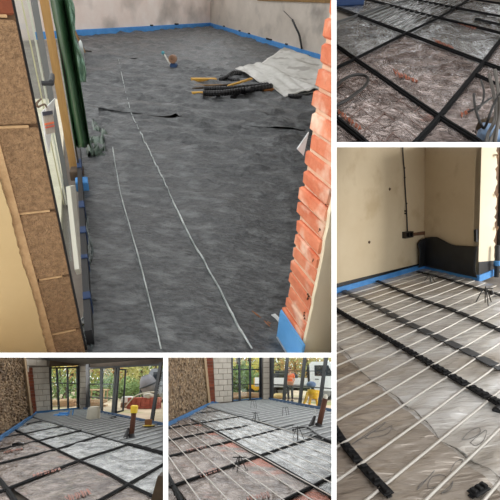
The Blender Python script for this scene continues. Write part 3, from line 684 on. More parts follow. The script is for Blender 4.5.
sp = [p+Z*(foilz(p)+.006+.008*abs(noise.noise(p*9))) for p in seamC]
ss = MB().tube(sp, [.003+.014*max(0, noise.noise(p*7)) for p in sp], 6, .5)
tag(ss.build('seam_tape', mat('seam_grey', (150, 146, 138), (70, 66, 60), sc=30, rough=.4), C), 'puckered seam line crossing the foil between the clip rails', 'seam tape')
for i in range(4, len(sp)-3, 5):
    pass
# pipes
PIPE = mat('white_pipe', (204, 199, 190), (186, 180, 170), sc=3, rough=.35)
b4a, b4b = C.F(349.4, 321), C.F(500, 410)
s_lo = min(C.F(330, 500).dot(pn), C.F(337, 437).dot(pn)); 
ks = []
def pipe_end(k):                                     # where pipe k meets the back wall
    o = pn*(k*PSP); 
    tt = (wb[0]+wb[1]*.12-o).dot(wb[1])/pd.dot(wb[1]); return o+pd*tt
k0 = int(c0.dot(pn)/PSP)+1; k1 = int(C.F(505, 505).dot(pn)/PSP)+1
n = 0
for k in range(k0, k1):
    e = pipe_end(k); L = 9.5
    if e.x > 7.5: 
        o = pn*(k*PSP); e = o+pd*((7.5-o.x)/pd.x)
    pts = []
    for i in range(70):
        p = e-pd*(L*i/69)+pn*(.008*noise.noise(V((i*.21, k*1.7, 0)))); p.z = .034+.004*noise.noise(V((i*.3, k, 4)))
        if p.y < .9: break
        pts.append(p)
    if len(pts) < 3: continue
    o_ = MB().tube(pts, .0075, 6).build('floor_pipe', PIPE, C, smooth=True)
    if o_:
        n += 1
        tag(o_, '%s white heating pipe counting from the left cream wall' % ORD[n-1], 'pipe', 'white pipes across the foil by the cream walls')
# clip rails
CLIP = mat('black_clip_rail', (20, 20, 21), (34, 34, 35), sc=25, rough=.7, bump=.3, bsc=80, spec=.25)
CLIPG = mat('dark_grey_clip_rail', (58, 60, 62), (74, 76, 78), sc=15, rough=.5)
def rail(room, label, px, wd, m, cells=None, gapf=.16, h=.012, teeth=True, zf=None):
    pts = smoothline(fl(room, px), 8); L = [0]
    for i in range(len(pts)-1): L.append(L[-1]+(pts[i+1]-pts[i]).length)
    t = thing(room, 'clip_rail', label, 'clip rail', pts[len(pts)//2])
    def at(s):
        for i in range(len(L)-1):
            if L[i+1] >= s: return pts[i].lerp(pts[i+1], (s-L[i])/(L[i+1]-L[i]))
        return pts[-1]
    # split where the pipes cross
    bounds = []
    vals = [p.dot(pn)/PSP for p in pts]
    for i in range(len(pts)-1):
        a, b = vals[i], vals[i+1]
        lo, hi = sorted((a, b))
        for k in range(math.ceil(lo), math.floor(hi)+1):
            f = (k-a)/(b-a) if b != a else 0; bounds.append(L[i]+(L[i+1]-L[i])*f)
    bounds = sorted(set([0]+bounds+[L[-1]]))
    MB().strip([p+Z*.028 for p in pts], wd*.5, .006).build('rail_base', m, room, t)
    for a, b in zip(bounds, bounds[1:]):
        if b-a < .03: continue
        g = (b-a)*gapf/2; p, q = at(a+g), at(b-g)
        d = (q-p); n_ = d.cross(Z).normalized()
        MB().box((p+q)/2+Z*.034, d/2, n_*wd/2, Z*h, .004).build('clip_pad', m, room, t)
        if teeth:
            for k in range(3):
                c = p.lerp(q, (k+.5)/3); MB().box(c+Z*(.034+h), d.normalized()*.010, n_*wd*.3, Z*.014, .003).build('clip', m, room, t)
    return t
rail(C, 'first black clip rail from the black draped sheet, partly under the far corner', [(417, 273.6), (440, 279.5), (470, 288.5), (502, 298.5)], .07, CLIP, teeth=False)
rail(C, 'second black clip rail from the back wall', [(375.7, 282.8), (395, 291), (420, 301.8), (452, 313), (483, 326), (503, 335.6)], .075, CLIP, teeth=False)
rail(C, 'wide dark grey clip rail between two black ones', [(343, 292.8), (372, 306.5), (395, 319.5), (420, 332.3), (460, 351.5), (503, 374)], .10, CLIPG, teeth=False, h=.008)
rail(C, 'long black clip rail crossing the middle of the foil floor', [(334, 311), (349.4, 321), (383, 340), (420, 362), (460, 386), (504, 412)], .075, CLIP)
rail(C, 'black clip rail at the front left of the foil floor', [(332, 430), (336.8, 439), (356.6, 466), (390, 503)], .055, CLIP)
rail(C, 'black clip rail end just showing at the bottom right of the foil floor', [(470, 503), (476, 499), (487, 492.5)], .05, CLIP)
t = thing(C, 'black_roll', 'black roll end at the right edge of the foil floor', 'roll', C.F(498, 413))
MB().lathe(C.F(500, 412)+Z*.02, pd, [(.02, -.05), (.03, -.05), (.03, .05), (.02, .05)], 14).build('roll', BLACKP, C, t)
MB().lathe(C.F(500, 412)+Z*.02, pd, [(.01, -.055), (.018, -.055), (.018, .055), (.01, .055)], 12).build('core', GREYAL, C, t)
# outlined print on the foil
INK = mat('foil_ink', (96, 94, 92), rough=.6)
def outline(px, label_obj=None, closed=True):
    pts = smoothline(fl(C, px+[px[0]] if closed else px), 6)
    return MB().tube([p+Z*(foilz(p)+.002) for p in pts], .0014, 5)
for q in ([(428, 488), (432, 481), (441, 478.5), (446, 481), (440, 488), (433, 492), (428, 492)], [(417, 495), (420, 489), (429, 481), (434, 475)], [(450, 474), (455, 466), (462, 462), (461, 467), (454, 475)],
          [(365, 443), (372, 436), (384, 434), (392, 430), (388, 437), (376, 441)], [(352, 448), (366, 440), (380, 431), (384, 426)], [(462, 444), (468, 436), (478, 432), (480, 437), (471, 443)], [(470, 447), (477, 441), (486, 434), (484, 443), (476, 449)], [(441, 497), (449, 490), (453, 484), (450, 493)]):
    o_ = outline(q).build('letter_outline', INK, C, NEARS if (C.F(*q[0])-mid).dot(up) < 0 else FARS)
# wire stands
def wirestand(room, name_label, px, hgt, spread, k=0, r=.007, group=None):
    p = room.F(*px); t = thing(room, 'wire_stand', name_label, 'wire stand', p)
    if k == 0:
        top = p+Z*hgt
        for a in (0.3, 2.4, 4.5):
            f = p+V((math.cos(a), math.sin(a), 0))*spread
            MB().tube([top+V((math.cos(a), math.sin(a), 0))*spread*.25, f+Z*.02, f+V((math.cos(a), math.sin(a), 0))*spread*.3+Z*.02], r, 6).build('leg', ZINC, room, t)
        MB().tube([top+V((-spread*.9, 0, 0)), top, top+V((spread*1.0, .02, .0))], r*1.1, 6).build('crossbar', ZINC, room, t)
        MB().tube([p+Z*.03, top+Z*.03], r*1.1, 6).build('stem', ZINC, room, t)
    else:
        for s in (-1, 1):
            MB().tube(smoothline([p+V((s*spread, -.1, .01)), p+V((s*spread*.8, 0, hgt*.9)), p+V((s*spread*.6, .03, hgt))], 3), r, 6).build('leg', ZINC, room, t)
        MB().tube([p+V((-spread*.8, .02, hgt)), p+V((spread*.8, .02, hgt))], r, 6).build('crossbar', ZINC, room, t)
        MB().tube(smoothline([p+V((0, .02, hgt)), p+V((spread*.3, -.1, .015)), p+V((-spread*.3, -.14, .015))], 3), r, 6).build('leg', ZINC, room, t)
    return t
wirestand(C, 'wire stand on the foil by the corner, in front of the black draped sheet', (430, 284), .13, .09, r=.0055)
t = wirestand(C, 'larger wire stand with a round knob near the lit wall end', (485, 305), .2, .10, r=.006)
MB().ball(C.F(491, 302)+Z*.12, .03, 9).build('knob', BLACKP, C, t)
t = thing(C, 'pipe_riser', 'grey pipe riser in a blue collar at the right edge by the dark frame', 'pipe', C.F(496.5, 274))
MB().tube([C.F(496.5, 277), C.F(496.5, 277)+Z*.5], .035, 8).build('pipe', GREYAL, C, t)
MB().lathe(C.F(496.5, 277)+Z*.18, (0, 0, 1), [(.04, 0), (.046, .01), (.046, .07), (.036, .08)], 12).build('collar', BLUE, C, t)
struct(MB().prism([V((-2, .1, 2.6)), V((7.5, .1, 2.6)), V((7.5, 13, 2.6)), V((-2, 13, 2.6))], Z*.1).build('ceiling', CEILA, C))  # out of view, put in to cut sky light on the cream walls
#END_C
# ================================================================== ROOM B : foil panels and cables (top right)
struct(MB().prism([V((-.2, 2, -.1)), V((4.5, 2, -.1)), V((16, 19, -.1)), V((1, 19, -.1))], (0, 0, .06)).build('floor', CONC, B))
def foilm(name, c1, c2, orange=None, met=.75, rough=.16, bump=.9, bsc=11, thr3=(.6, .66), sc3=1.6, rnd=.08):
    return mat(name, c1, c2, sc=3, rough=rough, metal=met, bump=bump, bsc=bsc, c3=orange, sc3=sc3, thr3=thr3, rnd=rnd, bdist=.04, voro=.9, vsc=bsc*.55, thr=(.4, .6))  # two contrasting noise tones paint highlights and dark reflections into the foil
FSIL = foilm('silver_foil', (200, 200, 198), (146, 148, 148))
FBRN = foilm('brown_reflection_foil', (192, 178, 172), (128, 114, 108), (176, 96, 60), thr3=(.66, .74), sc3=1.1)  # brown of the reflected room put into the foil colour
SHEETS = []
def sheet_under(room, p):                            # the foil sheet a print lies on
    best = None
    for r, c, q, o in SHEETS:
        if r is not room: continue
        sg = [((q[(i+1) % 4]-q[i]).x*(p-q[i]).y-(q[(i+1) % 4]-q[i]).y*(p-q[i]).x) for i in range(4)]
        if all(v > 0 for v in sg) or all(v < 0 for v in sg): return o
        d = (c-p).length
        if best is None or d < best[0]: best = (d, o)
    return best[1]
def foilpanel(room, q, m, label, amp=.02, n=26, sc=2.4, o=0, cuts=(), z=.008, gap=.01, dirn=None, cat='foil sheet', nm='foil_sheet', group=None):
    cx = sum(q, V((0, 0, 0)))/4
    q = [p+(cx-p).normalized()*gap for p in q]
    def fn(u, v):
        p = q[0]*(1-u)*(1-v)+q[1]*u*(1-v)+q[2]*u*v+q[3]*(1-u)*v
        ed = min(u, 1-u, v, 1-v); k = min(1, ed*8)
        a = V((p.x*sc+o, p.y*sc*.55, o)) if dirn is None else V((p.dot(dirn)*sc*.5+o, p.dot(V((-dirn.y, dirn.x, 0)))*sc*1.8, o))
        rd = (1-abs(noise.noise(a)))**6*1.2+(1-abs(noise.noise(a*2.3+V((3, 1, 0)))))**8*.6
        return V((p.x, p.y, z+k*amp*(rd+.5*fb(a, 1.6, 2))))
    o_ = tag(MB().grid(fn, n, n).build(nm, m, room, cuts=cuts, smooth=True, solid=.0, fixn=True), label, cat, group)
    if o_: SHEETS.append((room, cx, q, o_))
    return o_
Bp = [((336.7, 122), (360.5, 142)), ((336.7, 48.5), (471, 141.4)), ((336.7, 9.4), (497, 71)), ((363, 0), (498, 35)), ((415, 1.7), (500, 18)), ((471, 1), (500, 5.5))]
Bq = [((336, 25), (410, 1)), ((336.7, 70.6), (467.7, 1.7)), ((418.4, 142), (484, 63))]
P = [(B.F(*a), B.F(*b)) for a, b in Bp]; Q = [(B.F(*a), B.F(*b)) for a, b in Bq]
qd = (Q[1][1]-Q[1][0]).normalized(); pdv = (P[1][1]-P[1][0]).normalized()
Qm = (Q[0][0]-pdv*2.6, Q[0][1]-pdv*2.6); Qr = (Q[2][0]+pdv*1.7, Q[2][1]+pdv*1.9)
QQ = [Qm]+Q+[Qr]
Pm = (P[0][0]-qd*1.4, P[0][1]-qd*1.4); Pz = (P[5][0]+qd*2.5, P[5][1]+qd*2.5)
PP = [Pm]+P+[Pz]
colname = ['in the far left column', 'in the second column', 'in the middle column', 'in the right column']
rowname = ['at the very front', 'in the front row', 'in the second row', 'in the third row', 'in the fourth row', 'in the fifth row', 'in the farthest row']
for i in range(6+0):
    for j in range(4):
        if j == 0 and i < 3: continue
        q = [isect(*PP[i], *QQ[j]), isect(*PP[i], *QQ[j+1]), isect(*PP[i+1], *QQ[j+1]), isect(*PP[i+1], *QQ[j])]
        brown = (j == 2 and i <= 2) or j == 3 or (i == 1 and j == 1) or (i == 0)
        if max(B.proj(p)[0] for p in q) < 336 or max(B.proj(p)[1] for p in q) < 0: continue
        foilpanel(B, q, FBRN if brown else FSIL, '%s foil panel %s %s of the cable floor' % ('brownish' if brown else 'silver', colname[j], rowname[i]), o=i*3.1+j*7.7, amp=.022 if i < 3 else .015, n=60 if i < 3 else 24, sc=2.4, dirn=(qd+pdv*.3).normalized())
TAPE = mat('black_tape_rail', (16, 16, 17), (26, 26, 27), sc=20, rough=.8, bump=.3, bsc=60, spec=.15)
def frail(room, label, px, wd, h=.02, m=None, z=.02, group=None, pads=0):
    pts = smoothline(fl(room, px), 6)
    t = thing(room, 'black_rail', label, 'rail', pts[len(pts)//2], group)
    MB().strip([p+Z*z for p in pts], wd, h).build('rail', m or TAPE, room, t)
    MB().strip([p+Z*(z+h) for p in pts], wd*.45, h*.7).build('rail_ridge', m or TAPE, room, t)
    return t
frail(B, 'black rail in the front left corner by the cable loop', [(330, 114), (336.7, 122), (360.5, 142), (368, 149)], 0.060)
frail(B, 'thick black rail crossing from the left edge to the front of the brownish foil', [(328, 42), (336.7, 48.5), (374, 75), (433.7, 117), (471, 141), (482, 149)], 0.056)
frail(B, 'long black rail behind the large brownish panel', [(328, 6), (336.7, 9.4), (377.5, 25), (420, 41), (481, 64.6), (503, 73)], 0.060)
frail(B, 'second black rail from the back, reaching the right edge', [(355, -2), (391, 7.7), (420, 15.3), (498, 35), (504, 37)], 0.056)
frail(B, 'farthest black rail but one, along the top of the foil floor', [(405, -.5), (415, 1.7), (470, 12.8), (503, 19)], 0.060)
frail(B, 'farthest black rail at the top right corner', [(462, -.5), (471, 1), (503, 6)], 0.053)
frail(B, 'short thin black rail at the right, between the back two panels', [(474.5, 21), (503, 28)], 0.026)
frail(B, 'short black rail ending among the loose cables at the right', [(474.5, 77.5), (495, 87.5), (503, 92)], 0.037)
frail(B, 'grey thin cross rail at the top left', [(330, 27), (350, 20), (385, 8), (412, .5)], 0.045, m=mat('grey_thin_rail', (96, 98, 98), rough=.5))
frail(B, 'long black cross rail running away from the left edge', [(328, 75), (336.7, 70.6), (357, 60.4), (405, 36), (440.5, 18.4), (470, .5)], 0.028)
frail(B, 'thickest black cross rail at the front right', [(410, 150), (418.4, 142), (439, 119), (474.5, 75), (484, 63), (502, 39)], 0.056)
RG = mat('red_grid_ink', (112, 84, 74), rough=.6); q = [isect(*PP[1], *QQ[1]), isect(*PP[1], *QQ[3]), isect(*PP[2], *QQ[3]), isect(*PP[2], *QQ[1])]
for u0, u1, nx in ((0, .5, 6), (.5, 1, 6)):
    qa = [q[0].lerp(q[1], u0), q[0].lerp(q[1], u1), q[3].lerp(q[2], u1), q[3].lerp(q[2], u0)]; gm = MB()
    for k in range(1, nx):
        a = qa[0].lerp(qa[1], k/nx); b = qa[3].lerp(qa[2], k/nx); gm.tube([a.lerp(b, .04+.92*i/12)+Z*(.022+.006*noise.noise(V((k, i*.8, 0)))) for i in range(13)], .0028, 4)
    for k in range(1, 6):
        a = qa[0].lerp(qa[3], k/6); b = qa[1].lerp(qa[2], k/6); gm.tube([a.lerp(b, .03+.94*i/12)+Z*(.022+.006*noise.noise(V((k, i*.8, 3)))) for i in range(13)], .0028, 4)
    gm.build('red_grid_print', RG, B, sheet_under(B, sum(qa, V((0, 0, 0)))/4))
ORG = mat('orange_print', (156, 80, 46), (130, 70, 46), sc=9, rough=.45)
def printpatch(room, label, px, z, m=ORG, n=7, zf=None):
    a, b, c, d = [room.F(*p, z) for p in px]; mb = MB(); ct = (a+c)/2; ct.z = 0
    for i in range(n):                               # a row of letter-like strokes
        u0 = (i+.12)/n; u1 = (i+.8)/n; e = random.uniform(.0, .25)
        mk = lambda u, v: (a.lerp(b, u)).lerp(d.lerp(c, u), v)
        mb.prism([mk(u0, e), mk(u0+.3/n, e), mk(u0+.3/n, 1-e*.5), mk(u0, 1-e*.5)], Z*.004)
        mb.prism([mk(u0, .38), mk(u1, .38), mk(u1, .6), mk(u0, .6)], Z*.005)
        if i % 2: mb.prism([mk(u1-.25/n, .1), mk(u1, .1), mk(u1, .95), mk(u1-.25/n, .95)], Z*.0045)
    mb.build('orange_print', m, room, sheet_under(room, ct))
printpatch(B, 'orange print on the large middle foil panel', [(392, 68), (419, 80), (418, 84), (396, 76)], .03)
printpatch(B, 'orange print on the panel behind the large middle one', [(433, 38), (453, 46), (455, 51), (436, 43)], .03)
printpatch(B, 'orange print on the far brownish panel at the back', [(456, 21), (476, 27), (477, 30), (458, 24)], .025)
printpatch(B, 'orange print at the front left corner of the foil', [(338, 108), (363, 128), (361, 132), (338, 114)], .03)
printpatch(B, 'orange print among the loose cables', [(460, 112), (470, 108), (472, 112), (461, 118)], .03, n=3)
cb1 = smoothline([B.F(x, y, z) for x, y, z in ((332, 93, .06), (340, 82, .09), (352, 75.5, .11), (363, 75, .11), (368, 79, .1), (365, 86, .09), (355, 94, .08), (345, 101, .07), (332, 107, .05))], 8)
CABM = mat('dark_cable', (40, 38, 36), rough=.5)
tag(MB().tube(cb1, .017, 7).build('cable_loop', CABM, B, smooth=True), 'black cable loop on the front left foil panel', 'cable')
for lab, pts, r in (('thin black cable arching from the short rail down to the front', [(474, 94, .1), (475, 106, .2), (480, 122, .15), (484, 128, .1), (488, 120, .2), (494, 104, .3), (503, 90, .4)], .011),
                    ('thin black cable lying straight across the orange print', [(468, 112, .1), (478, 107, .14), (490, 99, .16), (503, 91, .2)], .011),
                    ('grey cable drooping along the right edge, leftmost of three', [(489, 74, .3), (493, 90, .3), (496, 108, .25), (494, 122, .2), (488, 134, .12), (486, 149, .05)], .014),
                    ('grey cable drooping along the right edge, middle of three', [(495, 70, .4), (498, 88, .35), (499.5, 105, .3), (498, 124, .2), (491, 140, .12), (488, 150, .06)], .014),
                    ('black cable curling beside the thick cross rail', [(481, 80, .1), (484, 92, .16), (482, 104, .12), (476, 112, .1)], .010),
                    ('grey cable drooping along the right edge, rightmost of three', [(500, 96, .4), (500, 112, .3), (497, 128, .2), (494, 150, .06)], .014)):
    tag(MB().tube(smoothline([B.F(*p) for p in pts], 8), r, 7).build('loose_cable', CABM if 'black' in lab else mat('grey_loose_cable', (90, 86, 80), rough=.45), B, smooth=True), lab, 'cable')
p = B.F(489, 141); t = thing(B, 'blue_bag', 'blue-white plastic bag at the front right corner under the cables', 'bag', p)
MB().ball(p+Z*.06, .11, 12, (.8, 1.2, .6), .6).build('bag', mat('pale_blue_film', (150, 176, 204), (110, 140, 180), sc=6, rough=.35), B, t, smooth=True)
p = B.F(499, 141); tag(MB().box(p, V((.07, .03, 0)), V((-.06, .22, 0)), Z*.12, .02).build('timber_block', mat('dark_brown_timber', (72, 56, 36), (54, 42, 28), sc=6, rough=.8), B), 'dark brown timber block at the front right corner of the foil', 'timber')
p = B.F(342, 4); tag(MB().box(p, V((.3, .06, 0)), V((-.1, .3, 0)), Z*.2, .03).build('blue_crate', mat('dark_blue_plastic', (30, 62, 110), rough=.5), B), 'dark blue crate at the far left of the foil floor', 'crate')
MP = mat('pale_grey_pipe', (150, 152, 150), rough=.4)
gd0 = [(338, 17), (366, 8)]
for k in range(9):                                    # pipes clipped over the far left panels
    a = isect(*P[2], *Q[0]).lerp(isect(*P[2], *Q[1]), (k+.5)/9); b = a+qd*3.4
    tag(MB().tube([a+qd*.1+Z*.03, (a+b)/2+Z*.035, b+Z*.03], .009, 6).build('floor_pipe', MP, B, smooth=True), 'pale grey heating pipe on the far top left foil, %s from the left' % ORD[k], 'pipe', 'pale pipes on the far silver panels')
# added out of view for the foil to reflect: far wall with gaps, and ceiling
BWL = mat('brown_stone_wall', (120, 100, 82), (84, 70, 58), sc=4, rough=.9)
for k, (x0, x1) in enumerate(((1.8, 5.5), (7.0, 9.0), (10.5, 16))):
    struct(MB().prism([V((x0, 17, 0)), V((x1, 17, 0)), V((x1, 17.3, 0)), V((x0, 17.3, 0))], Z*3).build('wall_back', BWL, B))
struct(MB().prism([V((-2, 5.5, 2.8)), V((20, 5.5, 2.8)), V((20, 17, 2.8)), V((-2, 17, 2.8))], Z*.1).build('ceiling', mat('joist_ceiling', (120, 96, 70), (90, 72, 54), sc=3, rough=.9), B))
#END_B
# ================================================================== ROOMS D and E : the same extension seen twice
STONE = mat('rubble_stone', (146, 120, 90), (90, 72, 54), sc=5, rough=.95, bump=.8, bsc=9, c3=(176, 154, 122), sc3=9, thr3=(.56, .66), bdist=.12, thr=(.4, .6))
BEAD = mat('sandy_mortar', (168, 142, 108), (146, 120, 88), sc=6, rough=.95)
RBK = mat('dark_red_brick', (128, 66, 42), (98, 50, 34), sc=3, rough=.9, bump=.3, rnd=.2)
CBLK = mat('pale_concrete_block', (196, 188, 176), (178, 170, 158), sc=3, rough=.95, bump=.25, bsc=15, rnd=.06)
CMOR = mat('dark_joint_mortar', (128, 120, 110), (108, 100, 92), sc=5, rough=.95)
BEAM = mat('brown_beam', (92, 78, 64), (74, 62, 50), sc=2, rough=.85)
CEIL = mat('grey_soffit_board', (104, 98, 92), (86, 80, 74), sc=2, rough=.9)
SCREED = mat('grey_insulation', (132, 134, 134), (98, 100, 100), sc=4, rough=.7, bump=.3, bsc=6)
PIPEG = mat('light_grey_pipe', (176, 178, 176), (150, 152, 150), sc=2, rough=.4)
GROUND = mat('site_ground', (216, 196, 168), (186, 164, 136), sc=.5, rough=.95, c3=(150, 150, 100), sc3=.35, thr3=(.52, .62))
CONCR = mat('concrete_slab', (120, 112, 104), (140, 132, 122), sc=3, rough=.9)
BLUED = mat('dusty_blue_foam', (52, 102, 150), (66, 118, 168), sc=3, rough=.8)
def lattice(room, pl, tl, tr, br, bl, rows, wpx, parent_struct, m, thick, name, stag=True, gap=.05):
    tl, tr, br, bl = [room.on(pl, *p) for p in (tl, tr, br, bl)]
    for r in range(rows):
        v0 = (r+gap*.9)/rows; v1 = (r+1-gap*.9)/rows
        nb = max(1, wpx); off = .5 if (r % 2 and stag) else 0
        for k in range(-1, nb+1):
            u0 = (k+off+gap*.5)/nb; u1 = (k+1+off-gap*.5)/nb
            u0 = max(0, u0); u1 = min(1, u1)
            if u1-u0 < .06: continue
            q = [tl.lerp(tr, u).lerp(bl.lerp(br, u), v) for u, v in ((u0, v0), (u1, v0), (u1, v1), (u0, v1))]
            MB().prism([p+pl[1]*.002 for p in q], pl[1]*(thick+random.uniform(-.006, .012))).build(name, m, room, parent_struct)
def stonewall(room, a, b, hgt, end_px, label):
    pl = room.wall(a, b)
    top = room.on(pl, *end_px)
    L = a+(a-b).normalized()*3
    pts = [L, b, top, L+Z*top.z]
    w0 = struct(MB().prism([L, b, top+(top-b).normalized()*1, L+Z*(top.z+1)], -pl[1]*.3).build('wall_left', BEAD, room))
    # rubble face: many small uneven stones
    d = (b-L).normalized(); W = (b-L).length; up = (top-b); H = up.length+.4
    def fn(u, v):
        base = L.lerp(b, u); p = base+(Z*(up.z)+ (up-Z*up.z)*u)*v*1.12
        s = W*u; z = H*v
        k = noise.cell(V((s*3.5+.5*math.floor(z*8), z*8, 1)))
        return p+pl[1]*(.03+.03*k+.03*noise.noise(V((s*5, z*9, 0))))
    f = MB().grid(fn, 220, 90).build('rubble_face', STONE, room, w0, smooth=False); 
    if f: f['kind'] = 'stuff'
    return pl, w0
def stripwall(room, pl, px, m, thick, name):
    return struct(pprism(room, pl, px, thick).build(name, m, room))
def members(room, pl, parent, items, m, dep=.07):
    for nm, px in items: pprism(room, pl, px, dep if nm != 'transom' else dep*.8, .0).build(nm, m, room, parent)
def pane(room, pl, parent, px):
    pprism(room, pl, px, .012, .03).build('glass_pane', glassmat(), room, parent)
def bar4(xt, yt, xb, yb, w): return [(xt-w/2, yt), (xt+w/2, yt), (xb+w/2, yb), (xb-w/2, yb)]
LEAFM = {}
def leafmat(nm, c1, c2): return mat(nm, c1, c2, sc=.9, rough=.7, rnd=0)
def tree(room, px, d, w, h, h0, m, label, n=900, ls=.35, seed=0, cat='tree'):
    rn = random.Random(seed); p = room.at(px, 430, d); p.z = 0
    t = thing(room, 'garden_tree', label, cat, p)
    MB().tube([p, p+V((.1, .1, h*.35)), p+V((-.1, 0, h*.7))], [.09*w**.5+.04, .07*w**.5, .03], 7).build('trunk', mat('tree_bark', (86, 70, 52), (60, 48, 36), sc=4, rough=.95), room, t)
    for k in range(4):
        a = rn.random()*6.28; MB().tube([p+Z*h*(.3+.1*k), p+V((math.cos(a)*w*.25, math.sin(a)*w*.25, h*(.5+.1*k)))], [.05, .02], 5).build('branch', MC['tree_bark'], room, t)
    mb = MB(); cl = [(rn.uniform(-.5, .5)*w, rn.uniform(-.4, .4)*w, h0+(h-h0)*rn.random(), rn.uniform(.16, .32)*w) for k in range(16)]
    for k in range(n):
        c = rn.choice(cl); q = V((rn.gauss(0, 1), rn.gauss(0, 1), rn.gauss(0, 1))).normalized()*c[3]*rn.random()**.4
        o = p+V((c[0], c[1], max(h0, c[2])))+q
        if o.z < .02: o.z = .02+rn.random()*.3
        a = V((rn.uniform(-1, 1), rn.uniform(-1, 1), rn.uniform(-1, 1))).normalized(); b = a.orthogonal().normalized()
        s = ls*rn.uniform(.6, 1.3); mb.add([o-a*s*.5, o+b*s*.3, o+a*s*.5, o-b*s*.3], [(0, 1, 2, 3)])
    f = mb.build('foliage', m, room, t, fixn=False, kind='stuff')
    return t
LY = leafmat('yellow_leaves', (226, 212, 110), (180, 174, 84)); LG = leafmat('green_leaves', (132, 156, 92), (86, 112, 62)); LO = leafmat('olive_leaves', (186, 182, 112), (140, 142, 84)); LB = leafmat('autumn_leaves', (196, 150, 90), (150, 118, 70))
def wallline(room, pa, pb): a = room.F(*pa); b = room.F(*pb); return a, b, room.wall(a, b)
def foilfloor(room, R, Sx, L, tagtxt, names, wallcut):
    Rl = [(room.F(*a), room.F(*b)) for a, b in R]; Sl = [(room.F(*a), room.F(*b)) for a, b in Sx]
    sd = (Sl[1][1]-Sl[1][0]).normalized(); sd = sd if sd.y < 0 else -sd
    Rl.append((Rl[-1][0]+sd*4.5, Rl[-1][1]+sd*4.5)); k = 0
    Rl.insert(0, (Rl[0][0]-sd*3, Rl[0][1]-sd*3))
    for i in range(len(Rl)-1):
        for j in range(len(Sl)-1):
            q = [isect(*Rl[i], *Sl[j]), isect(*Rl[i], *Sl[j+1]), isect(*Rl[i+1], *Sl[j+1]), isect(*Rl[i+1], *Sl[j])]
            pr = [room.proj(p) for p in q]
            brown = names[j] != 'right'
            cuts = [wallcut]
            foilpanel(room, q, FDB if brown else FDS, '%s foil panel, %s column, row %s from the stone wall, %s' % ('brownish' if brown else 'pale silver', names[j], ('one', 'two', 'three', 'four', 'five', 'six', 'seven', 'eight')[i], tagtxt), amp=.025, n=44, sc=1.6, o=i*2.3+j*5.1+(3 if room is E else 0), cuts=cuts, gap=.02)
FDS = foilm('pale_silver_foil', (178, 179, 177), (108, 110, 110), met=.65, rough=.24, bsc=9)
FDB = foilm('brown_silver_foil', (146, 132, 122), (84, 70, 62), (158, 86, 56), met=.65, rough=.24, thr3=(.6, .67), sc3=.7, bsc=9)  # here too the brown paints the room's reflection into the foil
def meshfloor(room, q, nrm, label, n1, n2, dirs):
    # pipes laid to and fro over the grey insulation
    pass
# ------------------------------------------------------------------ D
struct(MB().prism([D.F(-60, 520)-Z*.12, D.F(-40, 404)-Z*.12, D.F(80, 406)-Z*.12, D.F(240, 420)-Z*.12, D.F(240, 520)-Z*.12], Z*.06).build('floor', CONCR, D))
d0, d1 = D.F(0, 438), D.F(33.5, 415)
dpl, dwl = stonewall(D, d0, d1, 3, (21, 352), 'D')
pprism(D, dpl, [(19.6, 352), (21.6, 352), (30.2, 417), (28.2, 417)], .05, .05).build('edge_bead', BEAD, D, dwl)
b0, b1, bpl = wallline(D, (33.5, 414.2), (52, 412.2))
wb_ = struct(pprism(D, bpl, [(20, 350), (52, 350), (51, 412.3), (28, 415.5)], -.3, -.0).build('wall_back', CMOR, D))
lattice(D, bpl, (31.5, 367.3), (48.2, 366.8), (50.3, 411.5), (36.2, 412.8), 8, 2, wb_, CBLK, .03, 'block')
lattice(D, bpl, (24.3, 358.8), (46.3, 360.2), (46.5, 366), (25, 365.6), 1, 2, wb_, CBLK, .03, 'block')
lattice(D, bpl, (27.8, 367.6), (31.3, 367.6), (35.8, 413), (29.5, 413.6), 14, 1, wb_, RBK, .06, 'brick', stag=False)
pprism(D, bpl, [(25, 366), (28, 366), (28, 372), (25.5, 372)], .05, .002).build('block', CBLK, D, wb_)
w0, w1, w1pl = wallline(D, (51, 412.4), (82, 409.4))
t = struct(thing(D, 'window_1', 'black framed window beside the pale block wall, bottom left room', 'window', w0))
members(D, w1pl, t, [('post', bar4(50, 368, 51.6, 412, 1.0)), ('post', bar4(56.3, 368, 58.6, 411.6, 1.5)), ('post', bar4(67, 368, 67.8, 410.8, 1.5)), ('frame_jamb', bar4(78, 366, 78.6, 410, 4.0)),
                    ('transom', [(50, 382.4), (77, 382.8), (77, 383.9), (50, 383.6)]), ('transom', [(50, 367.2), (77, 366.6), (77, 368.4), (50, 368.8)]), ('sill', [(51.5, 411), (77, 408.6), (77, 409.8), (51.5, 412.3)])], GREYAL, .045)
for x0, x1, x2, x3 in ((50.5, 55.6, 57.8, 52), (57, 66.2, 67, 59.4), (67.8, 76, 76.6, 68.5)):
    pane(D, w1pl, t, [(x0, 368.5), (x1, 368.5), (x2, 411), (x3, 411)])
stripwall(D, w1pl, [(46, 359), (86, 354), (86, 365), (46, 367)], BEAM, -.3, 'trim_8')
p0_, p1_, ppl = wallline(D, (79, 410), (87, 409.5))
wp = struct(pprism(D, ppl, [(79.6, 364), (85.6, 364), (86, 410), (80, 410)], -.25).build('wall_back', CMOR, D))
lattice(D, ppl, (79.8, 366), (85.4, 366), (85.8, 410), (80.2, 410), 8, 1, wp, CBLK, .03, 'block', stag=False)
r0, r1, rpl = wallline(D, (86, 409.6), (163, 425.5))
t = struct(thing(D, 'door_1', 'black framed glazed doors, one leaf open to the garden, bottom left room', 'door', r0))
